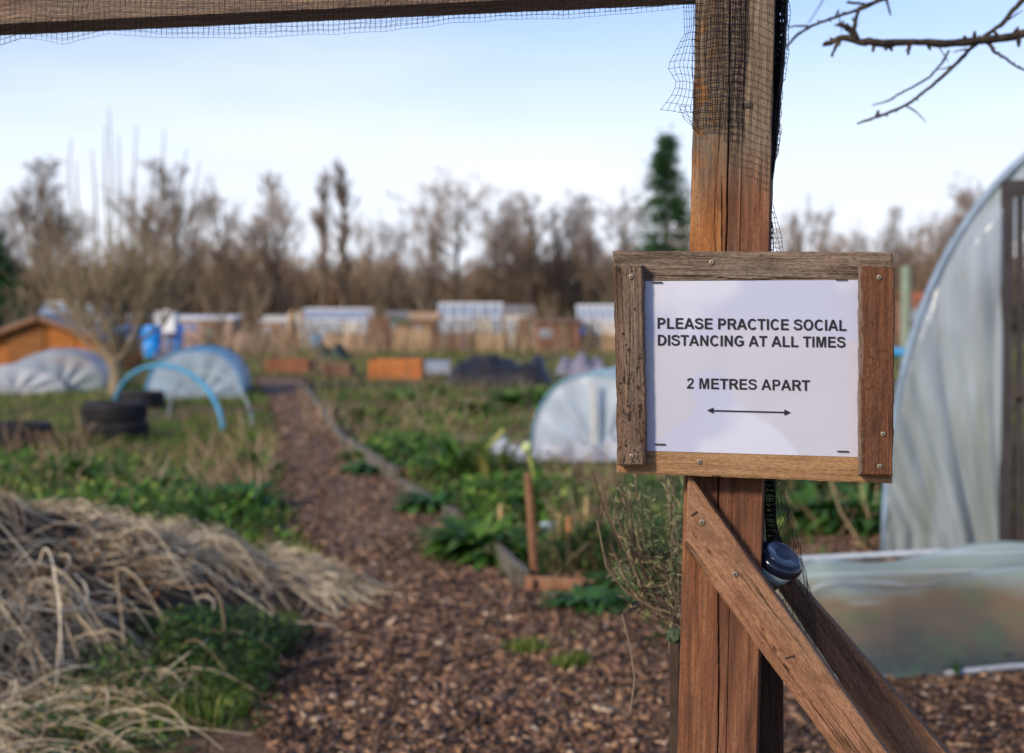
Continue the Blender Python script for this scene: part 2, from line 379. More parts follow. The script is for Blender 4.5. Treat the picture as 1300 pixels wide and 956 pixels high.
GL = {
'I':(278,[[[(68,0),(68,716),(212,716),(212,0)]]]), 'L':(611,[[[(76,0),(76,710),(221,710),(221,121),(582,121),(582,0)]]]),
'E':(667,[[[(73,0),(73,716),(604,716),(604,595),(218,595),(218,436),(577,436),(577,315),(218,315),(218,121),(618,121),(618,0)]]]),
'T':(611,[[[(234,0),(234,595),(21,595),(21,716),(590,716),(590,595),(378,595),(378,0)]]]),
'M':(833,[[[(71,0),(71,716),(287,716),(417,228),(545,716),(762,716),(762,0),(628,0),(628,564),(486,0),(347,0),(205,564),(205,0)]]]),
'N':(722,[[[(74,0),(74,716),(215,716),(508,238),(508,716),(643,716),(643,0),(498,0),(209,467),(209,0)]]]),
'A':(722,[[[(718,0),(561,0),(498,163),(212,163),(153,0),(0,0),(279,716),(432,716)],[(452,284),(355,546),(259,284)]]]),
'D':(722,[[[(72,0),(72,716),(336,716)]+arc(336,358,346,358,90,-90)[1:-1]+[(336,0)],[(217,121),(217,595),(310,595)]+arc(310,358,222,237,90,-90)[1:-1]+[(310,121)]]]),
'P':(667,[[[(73,0),(73,716),(390,716)]+arc(390,493,230,223,90,-90)[1:-1]+[(390,270),(218,270),(218,0)],[(218,391),(218,595),(370,595)]+arc(370,493,105,102,90,-90)[1:-1]+[(370,391)]]]),
'R':(722,[[[(73,0),(73,716),(430,716)]+arc(430,512,235,204,90,-62)[1:]+[(590,255),(716,0),(543,0),(430,190),(350,285),(300,299),(218,299),(218,0)],[(218,413),(218,595),(420,595)]+arc(420,504,95,91,90,-90)[1:-1]+[(420,413)]]]),
'O':(778,[[arc(388,358,345,370,0,360,40)[:-1],arc(388,358,195,247,0,360,40)[:-1]]]),
'C':(722,[[arc(385,358,340,370,42,322,36)+arc(385,358,192,247,318,44,36)]]),
'G':(778,[[arc(395,358,350,370,42,312,36)+[(715,90),(715,390),(404,390),(404,268),(568,268),(568,165)]+arc(395,358,200,247,-45,-318,36)]]),
'S':(667,[[stroke([(556,520),(515,610),(400,656),(250,650),(140,600),(120,510),(180,435),(340,390),(500,335),(556,250),(548,150),(460,80),(330,60),(190,78),(110,140),(88,228)],138)]]),
'2':(556,[[stroke([(110,495),(140,600),(240,655),(360,645),(437,560),(425,450),(340,330),(200,200),(110,75)],140)],[[(34,0),(34,128),(510,128),(510,0)]]]),
' ':(278,[])}
def textline(s, x0, x1, yl, yr, cap):          # x0..x1 in pixels, baselines at both ends, cap height in pixels
    tot = sum(GL[c][0] for c in s)-90; k = (x1-x0)/tot; mb = MB(); pen = -60
    for c in s:
        adv, shp = GL[c]
        for li, rings in enumerate(shp):
            tris = geometry.tessellate_polygon([[Vector((p[0],p[1],0)) for p in r_] for r_ in rings]); pts = [p for r_ in rings for p in r_]
            V = []
            for p in pts:
                x = x0+(pen+p[0])*k; y = (yl+(yr-yl)*(x-x0)/(x1-x0))-p[1]/716*cap
                V.append(GP(x, y, PO+.0013+.00006*li))
            mb.add(V, [t for t in tris])
        pen += adv
    return mb
for s, x0, x1, yl, yr, cap in (('PLEASE PRACTICE SOCIAL',834.5,1074.5,417.2,420.0,13.9),('DISTANCING AT ALL TIMES',834.8,1073.3,438.6,441.3,13.7),('2 METRES APART',872.6,1027.8,493.4,496.2,13.5)):
    o = textline(s, x0, x1, yl, yr, cap).build('lettering', M['ink'], sign); o.parent = sign
mb = MB(); A0 = GP(901,521.2,PO+.0015); A1 = GP(1001,523.7,PO+.0015)
dx = (A1-A0).normalized(); pz = Vector((-dx.z,0,dx.x))
mb.add([A0+pz*.0008+dx*.004,A1+pz*.0008-dx*.004,A1-pz*.0008-dx*.004,A0-pz*.0008+dx*.004], [(0,1,2,3)])
for q, sg in ((GP(897.5,521,PO+.0015),1),(GP(1004,523.8,PO+.0015),-1)):
    mb.add([q, q+dx*.0075*sg+pz*.0036, q+dx*.0075*sg-pz*.0036], [(0,1,2)])
mb.build('double_arrow', M['ink'], sign)
for q in ((903.3,333,.0008),): screw(sign, q[0], q[1], S0+.0012)
screw(sign, 888, 586, S0+.001)
for q in ((801,351),(1116,352),(802,579),(1121,551),(1117,592)): screw(sign, q[0], q[1], S0+.0212, .003)
for q in ((834,358.5,0),(1068,355,0),(837.5,564,0),(1070,573,0)): staple(sign, q[0], q[1], PO+.0018, .012)
# ------------------------------------------------------------ the net
net = thing('garden_net', 'black plastic bird net stapled over the gateway post and along the overhead beam', 'netting', GO, -TH)
LB = [(0,868),(40,869),(55,861),(73,853),(82,848),(91,850),(102,858),(115,857),(125,852),(132,846),(142,839)]
def flap(u, v, i, j):
    y = 4+v*138; xb = interp(y, LB); xe = xl(y)+3; x = xb+(xe-xb)*(u**.9)+1.2*noise.noise(Vector((i*.7,j*.6,1)))
    yy = y+3*math.sin(u*3+v*5)*(1-u)+.9*noise.noise(Vector((i*.8,j*.9,7)))
    return GP(x, yy, .004-.012*(1-u)*math.sin(v*4))
netmesh('loose_flap', net, flap, 6, 15, .00032, M['net'], .0007)
def tails(u, v, i, j):
    y = 135+v*30*(.4+.6*u)+j; x = interp(y, [(135,862),(160,872)])+u*14+noise.noise(Vector((i,j,3)))*3
    return GP(x, y, .003)
netmesh('loose_flap', net, tails, 2, 4, .0003, M['net'], .0007)
def faceA(u, v, i, j):
    y = -70+v*250; x = xl(y)-1+u*66
    lim = 172+14*noise.noise(Vector((u*5,2,0)))+26*(u-.3)
    if y > lim: return None
    return GP(x+2*noise.noise(Vector((i*.5,j*.35,2)))+1.5*math.sin(v*9+u*4), y+3*noise.noise(Vector((i*.4,j*.3,5)))-3*math.sin(u*3), .003+.0012*noise.noise(Vector((i*.6,j*.6,9))))
netmesh('face_net', net, faceA, 9, 27, .00042, M['net'], .0009)
def faceA2(u, v, i, j):
    y = -68+v*225; x = xl(y)+16+u*46
    return GP(x+2.5*noise.noise(Vector((i*.5,j*.35,12)))+1.5*math.sin(v*7), y+4*noise.noise(Vector((i*.3,j*.3,15)))+2*math.sin(u*4+1), .0055+.001*noise.noise(Vector((i*.6,j*.6,19))))
netmesh('face_net', net, faceA2, 6, 25, .00042, M['net'], .0008)
def faceB(u, v, i, j):
    y = -75+v*330; x = 930+u*58; ys = y+14*u*math.sin(v*3)+10*u
    if ys > 250-40*(1-u)+20*noise.noise(Vector((i*.8,1,0))): return None
    xx = x-.0231*y+3*noise.noise(Vector((i*.4,j*.25,22)))+5*math.sin(v*5)*u
    if xx > xr(ys)+1: xx = xr(ys)+1
    return GP(xx, ys+4*noise.noise(Vector((i*.4,j*.4,25))), .0028+.001*noise.noise(Vector((i*.6,j*.6,29))))
netmesh('face_net', net, faceB, 7, 34, .00026, M['net'])
LOW = [(-350,66),(-250,60),(-120,64),(0,57),(29,48),(80,56),(138,43),(208,48),(311,48),(400,44),(450,42),(516,37),(575,29),(690,23),(715,24),(800,17),(880,9)]
for k_, (sd, dy) in enumerate(((1,0),(8,-5))):
    def bnet(u, v, i, j, sd=sd, dy=dy):
        x = -345+u*1226; top = -72; yb = interp(x, LOW)+dy*(x > 40)+1.2*noise.noise(Vector((x*.03,sd,0)))
        v2 = v; y = top+(yb-top)*v2; edge = interp(x,[(-350,33),(0,30),(880,-9)])
        off = .004+sd*.0006 if y < edge else .004-.02*(y-edge)/25
        return GP(x+2.2*noise.noise(Vector((i*.3,j*.5,sd))), y+1.5*noise.noise(Vector((i*.22,j*.4,sd+3))), off+.001*noise.noise(Vector((i*.5,j*.5,sd))))
    netmesh('beam_net', net, bnet, 185, 18, .00025, M['netblue'])
def bunch(layer, dens):
    def f(u, v, i, j):
        y = -75+v*300
        lo = interp(y, [(-75,979),(0,978),(150,975),(225,971)]); hi = interp(y, [(-75,1003),(0,1000),(80,995),(150,989),(225,981)])
        w = hi-lo; x = lo+w*(.5+.5*math.sin(i*2.4+layer+.6*math.sin(v*7+i)))
        return GP(x+1.5*noise.noise(Vector((i*.9,j*.3,layer))), y+5*noise.noise(Vector((i,j*.2,layer+4))), -.012-.055*((i*0.37+layer*.21)%1))
    return f
for la in range(3): netmesh('bunched_net', net, bunch(la*1.7, 1), 34, 34, .00075, M['net'])
def edgefringe(u, v, i, j):
    y = -60+v*380; b = interp(y, [(-60,990),(60,992),(120,984),(190,978),(240,973),(318,972)])
    w = interp(y, [(-60,13),(0,12),(120,8),(170,12),(235,5),(262,8),(318,24)])
    return GP(b+u*w+3*noise.noise(Vector((i*1.3,j*.5,41))), y+4*noise.noise(Vector((i*.9,j*.8,44))), -.03-.02*u)
netmesh('bunched_net', net, edgefringe, 5, 62, .00036, M['net'], .0007)
def edge2(u, v, i, j):
    y = 130+v*195; b = interp(y, [(130,972),(318,969)]); w = interp(y, [(130,22),(200,17),(240,8),(318,14)])
    return GP(b+w*(.5+.5*math.sin(i*2.1+j*.25)), y+4*noise.noise(Vector((i*.9,j*.8,54))), -.035-.03*((i*.37)%1))
netmesh('bunched_net', net, edge2, 7, 26, .0004, M['net'])
def low1(u, v, i, j):
    y = 600+v*140; lo = interp(y, [(600,968),(700,974),(740,978)]); hi = interp(y, [(600,984),(660,985),(740,1005)])
    return GP(lo+(hi-lo)*(.5+.5*math.sin(i*2.2+.3*j)), y+4*noise.noise(Vector((i,j*.2,64))), -.05-.03*((i*.37)%1))
for la in range(2): netmesh('hanging_net', net, low1, 22, 22, .0006, M['net'])
def low2(u, v, i, j):
    y = 600+v*(170+190*(1-u)); lo = interp(y, [(600,976),(690,985),(760,990),(860,1008),(950,1050)]); hi = interp(y, [(600,990),(660,1006),(720,1021),(768,1034),(860,1060),(960,1110)])
    return GP(lo+(hi-lo)*u+2*noise.noise(Vector((i*.8,j*.4,71))), y+3*noise.noise(Vector((i*.7,j*.7,74))), -.075-.012*math.sin(v*4))
netmesh('hanging_net', net, low2, 7, 38, .00034, M['net'], .0007)
# ------------------------------------------------------------ the solar lamp and the stub beside the post
M['panel'] = simple('solar_cap', (.006,.009,.022), .16, spec=.45)
M['lens'] = film('lamp_diffuser', (.45,.60,.68), .2, .35, .08)
M['olive'] = simple('olive_lamp_body', (.055,.048,.012), .25)
lc = GP(991, 708, -.035)
lamp = thing('solar_lamp', 'small round solar garden lamp with glossy navy cap tucked behind the post', 'solar lamp', GO, -TH)
ax = Vector((.46,-.36,.80)).normalized(); q = Vector((0,0,1)).rotation_difference(ax).to_matrix().to_4x4(); LM = Matrix.Translation(lc)@q
mb = MB(); mb.lathe([(.0285,-.010),(.0305,-.006),(.0305,-.001),(.0290,.002),(.0240,.0045),(.0140,.0062),(.0050,.0068)], 32); mb.build('cap', M['panel'], lamp, True, LM)
mb = MB(); mb.lathe([(.0235,.0052),(.0225,.0062),(.0195,.0070),(.0190,.0064)], 32); mb.build('cap_ring', simple('cap_ring_blue', (.02,.03,.06), .15, spec=.6), lamp, True, LM)
mb = MB(); mb.lathe([(.020,-.030),(.0275,-.0102)], 32); mb.build('diffuser', M['lens'], lamp, True, LM)
mb = MB(); mb.lathe([(.007,-.075),(.012,-.055),(.0205,-.0302)], 24); mb.build('lamp_body', M['olive'], lamp, True, LM)
b0 = LM@Vector((0,0,-.074)); mb = MB(); mb.tube([b0, Vector((b0.x,b0.y,b0.z-.04)), Vector((b0.x,b0.y,0))], .006, 8); mb.build('stake', M['olive'], lamp, True)
stub = thing('short_stake', 'dark mossy topped short stake just left of the gateway post foot', 'stake', GO, -TH)
board('stake_shaft', stub, [(850,1600),(850,812),(863,812),(860,1600)], -.10, -.118, M['soil'], 44, 90, 8)
a, b = GP(847,812,-.10), GP(861.5,808,-.10); mb = MB()
for k in range(60):
    p = Vector((random.uniform(a.x,b.x), random.uniform(.10,.13), a.z+.003)); mb.box(p, (.005,.005,.006+.01*random.random()), Matrix.Rotation(random.random()*3,3,'X'))
mb.build('moss_cap', plain('moss', (.06,.085,.045), .95, .4, 60), stub)
# ============================================================ THE SETTING
HFT = lambda x, y: .015*noise.noise(Vector((x*.9,y*.9,0)))+.03*noise.noise(Vector((x*.2,y*.2,3))) if 1 < y < 60 and abs(x) < 40 else 0.0
LP = [(-9,-.6),(3,-.6),(4.84,-.86),(5.64,-.83),(7.17,-.99),(8.7,-1.4),(11.3,-1.87),(17.4,-2.93),(28,-5.1)]
RP = [(-9,6),(6.25,6),(6.3,.75),(6.7,.2),(6.95,-.04),(8.36,-.28),(10.65,-.885),(14.1,-1.72),(20.5,-2.84),(28,-4.1)]
def on_path(x, y):
    if interp(y, LP)+.12*noise.noise(Vector((x,y*1.4,5))) < x < interp(y, RP)+.1*noise.noise(Vector((x,y*1.4,8))) and y < 28: return True
    yb = interp(x, [(0,6.6),(.7,6.2),(1.0,6.6),(1.6,7.9),(3,8.3),(9,8.3)])
    return x > -.5 and y < yb+.15*noise.noise(Vector((x*2,y,2)))
n = NT('garden_ground'); sp = n.map((1,1,1))
big = n.noise(.55, sp, 4, .6); med = n.noise(3.2, sp, 5, .65); fin = n.noise(22, sp, 5, .7)
soil = n.ramp(fin, [(.3,(.055,.035,.025)),(.55,(.19,.115,.075)),(.75,(.34,.22,.15))])
grs = n.ramp(fin, [(.3,(.028,.050,.012)),(.55,(.075,.120,.028)),(.8,(.17,.17,.065))])
n.pbr(n.mix(n.ramp(n.math('ADD', n.math('MULTIPLY',big,.5), n.math('MULTIPLY',med,.5)), [(.46,0.0),(.53,1.0)]), soil, grs), .95, n.math('ADD', fin, med), .9, .04, .1)
xs = sorted(set([-600,-300,-150,-80]+[round(-40+.4*i,3) for i in range(201)]+[80,150,300,600]))
ys = [-60,-20,-5]+[round(1+.25*i,3) for i in range(120)]+[31+1.5*i for i in range(30)]+[90,120,200,400,700,1100]
V = [(x,y,HFT(x,y)) for x in xs for y in ys]; w = len(ys)
Fc = [(i*w+j,(i+1)*w+j,(i+1)*w+j+1,i*w+j+1) for i in range(len(xs)-1) for j in range(w-1)]
tag(npmesh('ground', V, Fc, n.m, smooth=True), kind='structure')
# path sheet, a hand above the soil
n = NT('woodchip_bed'); sp = n.map((1,1,1)); vo = n.n('ShaderNodeTexVoronoi'); vo.inputs['Scale'].default_value = 38; n.l(sp, vo.inputs['Vector'])
c = n.ramp(vo.outputs['Color'], [(.1,(.060,.036,.024)),(.45,(.18,.110,.072)),(.7,(.29,.185,.125)),(.95,(.42,.29,.20))])
c = n.mix(n.ramp(n.noise(3,sp,4), [(.4,.5),(.6,0.0)]), c, (.06,.036,.028)); n.pbr(c, .9, vo.outputs['Distance'], .8, .01, .15)
V = []; Fc = []; st = .11; idx = {}
for a in range(-70, 60):
    for b in range(-40, 255):
        x, y = a*st, b*st
        if on_path(x, y):
            q = []
            for da, db in ((0,0),(1,0),(1,1),(0,1)):
                k = (a+da, b+db)
                if k not in idx: idx[k] = len(V); X, Y = k[0]*st, k[1]*st; V.append((X, Y, HFT(X,Y)+.012))
                q.append(idx[k])
            Fc.append(q)
tag(npmesh('path', V, Fc, n.m), kind='structure')
# ------------------------------------------------------------ loose cover, built in numpy
rng = np.random.default_rng(3)
def hts(X, Y): return np.array([HFT(x,y) for x, y in zip(X, Y)])
def chips(N):
    P = []
    while len(P) < N:
        y = 2.6*(22/2.6)**random.random(); x = random.uniform(-.55, .75)*y
        if on_path(x, y): P.append((x, y, HFT(x,y)+.016))
    P = np.array(P); s = np.clip(rng.lognormal(0,.5,N),.3,2.1); s *= 1+np.clip(P[:,1]-9,0,20)*.05
    L = .0095*s; Wd = L*rng.uniform(.18,.75,N); L = L*np.where(rng.random(N) < .12, 2.0, 1.0); T = .0022*s
    a = rng.uniform(0,2*np.pi,N); tl = rng.normal(0,.38,N); tr = rng.normal(0,.3,N)
    ex = np.stack([np.cos(a)*np.cos(tl), np.sin(a)*np.cos(tl), np.sin(tl)],1)
    ey = np.stack([-np.sin(a)*np.cos(tr), np.cos(a)*np.cos(tr), np.sin(tr)],1); ez = np.cross(ex, ey)
    V = []
    for sx in (-1,1):
        for sy in (-1,1):
            for sz in (-1,1): V.append(P+ex*(L*sx)[:,None]+ey*(Wd*sy*(.75 if sx > 0 else 1))[:,None]+ez*(T*sz)[:,None])
    V = np.stack(V,1).reshape(-1,3); f = np.array([(0,1,3,2),(4,6,7,5),(0,4,5,1),(2,3,7,6),(0,2,6,4),(1,5,7,3)])
    Fc = (np.arange(N)[:,None,None]*8+f[None]).reshape(-1,4); return V, Fc
V, Fc = chips(60000)
tag(npmesh('woodchip_litter', V, Fc, island('bark_chips', [(0,(.016,.009,.006)),(.3,(.058,.031,.019)),(.6,(.150,.082,.050)),(.82,(.26,.145,.085)),(.94,(.40,.23,.12)),(1,(.52,.40,.28))], .75)), 'brown bark chips covering the trodden path', kind='stuff')
def blades(P, h, wd, lean, curl=.5):
    N = len(P); a = rng.uniform(0,2*np.pi,N); d = np.stack([np.cos(a),np.sin(a),np.zeros(N)],1); s = np.stack([-np.sin(a),np.cos(a),np.zeros(N)],1)
    h = h*rng.uniform(.5,1.3,N); ln = lean*rng.uniform(.2,1.3,N); up = np.array([0,0,1.0])
    p1 = P+up*(h*.55)[:,None]+d*(h*ln*.35)[:,None]; p2 = P+up*(h*(1-curl*.25*ln))[:,None]+d*(h*ln)[:,None]
    w_ = (wd*rng.uniform(.6,1.3,N))[:,None]
    V = np.stack([P-s*w_, P+s*w_, p1-s*w_*.8, p1+s*w_*.8, p2-s*w_*.15, p2+s*w_*.15],1).reshape(-1,3)
    f = np.array([(0,1,3,2),(2,3,5,4)]); return V, (np.arange(N)[:,None,None]*6+f[None]).reshape(-1,4)
def scatter(N, ok, y0, y1, half=.62):
    P = []
    while len(P) < N:
        y = y0*(y1/y0)**random.random(); x = random.uniform(-half, half)*y
        if ok(x, y): P.append((x, y, HFT(x,y)))
    return np.array(P)
def grassy(x, y):
    if on_path(x, y): return False
    left = x < interp(y, LP)
    v = noise.noise(Vector((x*.55,y*.35,11)))+.55*noise.noise(Vector((x*2.2,y*1.4,4)))
    if y > 30: return v > -.12
    return v > (-.20 if left else .10)
P = scatter(80000, grassy, 4.0, 60); far = 1+np.clip(P[:,1]-8,0,60)*.06
V, Fc = blades(P, .075*far**.6, .0034*far, .7)
GR = [(0,(.030,.075,.010)),(.35,(.075,.155,.018)),(.65,(.145,.235,.030)),(.85,(.28,.30,.07)),(1,(.46,.37,.15))]
tag(npmesh('grass', V, Fc, island('grass_blades', GR, .7, .3)), 'short green and yellowing grass between the plots', kind='stuff')
def drygr(x, y): return not on_path(x, y) and noise.noise(Vector((x*.8,y*.5,31)))+.4*noise.noise(Vector((x*3,y*2,4))) > (.2 if y < 24 else -.05)
P = scatter(16000, drygr, 5.5, 50); far = 1+np.clip(P[:,1]-8,0,60)*.06
V, Fc = blades(P, .15*far**.5, .003*far, 1.1)
tag(npmesh('dry_grass', V, Fc, island('dead_grass', [(0,(.10,.065,.035)),(.5,(.24,.17,.09)),(1,(.42,.33,.20))], .8, .2)), 'straw coloured dead stems among the allotment plots', kind='stuff')
def leafpatch(name, cx, cy, rx, ry, h, N, size, stops, label, dens=0):
    u = rng.normal(0,.5,(N,2)); X = cx+u[:,0]*rx; Y = cy+u[:,1]*ry
    keep = np.array([noise.noise(Vector((x*5,y*5,2)))+.5*noise.noise(Vector((x*13,y*13,6))) > (-.02 if name == 'low_greenery' else -.12) and not (name == 'low_greenery' and on_path(x,y)) and not (x > interp(y,LP)+.05 and y < 6.4 and x < .3 and dens) for x, y in zip(X, Y)]); X = X[keep]; Y = Y[keep]; N = len(X)
    e = np.clip(1-(u[keep,0]**2+u[keep,1]**2)*.7, .15, 1)
    Z = hts(X, Y)+rng.uniform(0,1,N)*h*e; P = np.stack([X,Y,Z],1)
    a = rng.uniform(0,2*np.pi,N); t = rng.uniform(-.3,.9,N); d = np.stack([np.cos(a)*np.cos(t),np.sin(a)*np.cos(t),np.sin(t)],1); s = np.stack([-np.sin(a),np.cos(a),np.zeros(N)],1)
    nn = np.cross(d, s); L = size*rng.uniform(.5,1.4,N)[:,None]; W_ = L*.3
    V = np.stack([P, P+d*L*.45+s*W_-nn*L*.05, P+d*L-nn*L*.12*0, P+d*L*.45-s*W_-nn*L*.05],1).reshape(-1,3)
    Fc = (np.arange(N)[:,None,None]*4+np.array([(0,1,2,3)])[None]).reshape(-1,4)
    return tag(npmesh(name, V, Fc, island(name+'_leaf', stops, .6, .25)), label, kind='stuff')
WG = [(0,(.012,.030,.007)),(.5,(.036,.085,.016)),(.85,(.075,.15,.028)),(1,(.19,.22,.06))]
leafpatch('weeds', -1.12, 4.95, .50, .70, .22, 10500, .028, WG, 'dark green low weeds beside the straw heap', 1)
leafpatch('weeds', -1.75, 4.05, .8, .35, .14, 2600, .028, WG, 'dark green weeds in front of the straw heap', 1)
leafpatch('weeds', 1.9, 9.3, .7, 1.3, .22, 9000, .05, WG, 'green ground cover behind the gateway post')
leafpatch('weeds', .45, 6.9, .35, .30, .25, 5000, .035, WG, 'green weeds below the raised bed by the path')
for i_,(x_,y_,rx_,ry_,h_,n_,lb_) in enumerate([(-.95,12.2,.35,1.3,.18,5000,'bright green ground cover in the bed beside the path edging'),(.05,8.8,.45,.7,.25,7000,'bright green ground cover around the rounded plants by the path'),(-.2,10.6,.7,.5,.2,3000,'green ground cover behind the mat plant'),(.9,7.6,.5,.5,.18,2600,'low greenery in the raised bed behind the tall stake'),(.2,15.5,1.8,1.5,.2,2600,'patchy greenery in the middle plot'),(-.2,20,2.6,1.8,.22,2600,'greenery in the farther plot before the dark mound'),(-3.9,10.5,1.2,1.0,.2,5000,'green weeds between the straw heap and the tyres'),(-2.3,8.3,.6,.7,.25,8000,'green weeds at the left of the path beyond the straw')]):
    leafpatch('low_greenery', x_, y_, rx_*1.6, ry_*1.6, h_, n_, .045+.0016*y_, [(0,(.030,.080,.012)),(.5,(.075,.175,.022)),(.8,(.15,.28,.04)),(1,(.34,.36,.10))], lb_)
P_ = np.stack([rng.normal(-1.15,.26,900), rng.normal(5.0,.35,900), np.zeros(900)],1); P_[:,2] = hts(P_[:,0],P_[:,1]); P_ = P_[P_[:,0] < -.82]
V, Fc = blades(P_, .12, .0028, 1.1); tag(npmesh('long_grass', V, Fc, island('long_grass_blades', [(0,(.03,.07,.012)),(.5,(.09,.17,.03)),(.8,(.20,.24,.07)),(1,(.42,.35,.18))], .7, .3)), 'long green and yellowing grass among the weeds by the straw', kind='stuff')
# little tufts on the chips
for (px,py) in ((668,828),(725,848)):
    p = gnd(px,py); N = 260; PP = np.stack([p.x+rng.normal(0,.035,N), p.y+rng.normal(0,.035,N), np.full(N,HFT(p.x,p.y)+.012)],1)
    V, Fc = blades(PP, .045, .0022, .8); tag(npmesh('grass_tuft', V, Fc, island('tuft_blades', GR, .7, .3)), {668:'small bright green tuft growing in the chips, farther from the post',725:'small dark green tuft growing in the chips, nearer the post'}[px], 'grass tuft', kind='stuff')
# ------------------------------------------------------------ plants one can tell apart
def rosette(name, parent, n_, L, wd, mat, arch=.6, up=.5, seed=0, segs=5, curl=.25):
    r = random.Random(seed); V = []; Fs = []
    for k in range(n_):
        a = r.uniform(0,2*math.pi); l = L*r.uniform(.55,1.15); w_ = wd*r.uniform(.6,1.2); e = up*r.uniform(.5,1.4)
        d = Vector((math.cos(a),math.sin(a),0)); s = Vector((-d.y,d.x,0)); p = d*r.uniform(0,L*.15); b = len(V)
        for i in range(segs+1):
            t = i/segs; ww = w_*math.sin(math.pi*(.12+.86*t))**.7*(1+.25*math.sin(t*22+k)); dz = ww*curl
            for sg in (-1,0,1): V.append(p+s*sg*ww+Vector((0,0,abs(sg)*dz)))
            el = e-t*arch*2.2; p = p+(d*math.cos(el)+Vector((0,0,math.sin(el))))*(l/segs)
            if p.z < .01: p.z = .01
        for i in range(segs):
            for j in (0,1): q = b+i*3+j; Fs.append((q,q+1,q+4,q+3))
    mb = MB(); mb.add(V, Fs); return mb.build(name, mat, parent, True)
L1 = island('leafy_green', [(0,(.030,.080,.015)),(.5,(.065,.160,.025)),(1,(.15,.26,.05))], .55, .3)
L2 = island('blue_green_leaf', [(0,(.022,.070,.018)),(.6,(.055,.15,.035)),(1,(.12,.24,.06))], .55, .25)
L3 = island('yellow_green_leaf', [(0,(.07,.11,.02)),(.6,(.15,.20,.04)),(1,(.30,.28,.08))], .55, .3)
PL = [ # px, py(base), leaf length, leaves, width, material, upright, label
 (583,612,.50,60,.035,L1,1.0,'tall clump of strappy bright green leaves at the bed edge left of the white cloche'),
 (622,618,.46,46,.030,L3,1.1,'yellow-green upright clump with a leaning flower stalk beside the bright green clump'),
 (541,585,.40,60,.06,L2,.6,'broad leafy cabbage-like plant left of the tall strappy clump'),
 (548,652,.26,110,.04,L2,.7,'rounded blue-green mat plant at the path edge in front of the bed board'),
 (606,706,.34,120,.045,L1,.8,'big rounded green plant at the path corner below the mat plant'),
 (640,716,.25,80,.04,L1,.8,'small green plant just behind the pale edging board by the stake'),
 (478,600,.30,110,.05,L2,.5,'low dark green mat along the path edging'),
 (520,600,.30,110,.05,L2,.5,'low green mat between the edging and the cabbage-like plant'),
 (470,530,.34,50,.05,L3,.7,'yellowish leafy plant farthest along the path edging'),
 (512,512,.34,40,.06,L1,.8,'green leafy plant in the plot in front of the orange box'),
 (556,500,.34,44,.05,L3,.8,'pale green plant right in front of the grey board'),
 (604,526,.40,56,.06,L1,.7,'green plant in the middle of the plot before the dark mound'),
 (650,518,.42,56,.06,L1,.9,'dark green plant in front of the dark mound left of the cloche'),
 (690,512,.36,44,.05,L2,.9,'green plant between the dark mound and the hooped white cloche'),
 (800,752,.22,130,.035,L1,.6,'low bright green plant at the foot of the herb bush'),
 (745,775,.20,110,.03,L2,.6,'low dark green plant below the raised bed corner'),
 (742,700,.24,70,.03,L1,.9,'green seedling clump right of the stake in the raised bed'),
 (705,640,.24,60,.03,L1,.8,'small green plant behind the blue and red packet'),
 (460,585,.24,60,.04,L1,.7,'small green plant hugging the middle of the path edging'),
 (1035,672,.40,80,.05,L1,.8,'leafy green plant just right of the post under the notice'),
 (1092,676,.42,80,.05,L2,.8,'leafy green plant under the notice beside the tunnel sheet'),
 (1010,640,.36,70,.05,L3,.9,'yellow-green plant behind the hanging net'),
 (1105,640,.40,60,.06,L1,.9,'green plant farther back beside the tunnel wall'),
 (96,610,.32,60,.04,L1,.8,'green plant in the weedy plot below the stacked tyres'),
 (210,628,.34,70,.04,L1,.7,'green clump above the straw ridge'),
 (310,650,.34,80,.04,L2,.8,'green clump at the left edge of the path beyond the straw'),
 (330,600,.30,60,.03,L1,.9,'green tuft beside the path below the blue hoop'),
 (120,560,.30,40,.03,L3,.9,'yellow-green tuft at the foot of the stacked tyres'),
]
for i, (px,py,L,n_,wd,mt,up,lb) in enumerate(PL):
    p = gnd(px,py); p.z = HFT(p.x,p.y); t = rosette('leafy_plant', None, int(n_*1.5), L, wd*.7, mt, .55, up, i*3+1); t.location = p
    tag(t, lb, 'plant', 'leafy plants in the plots')
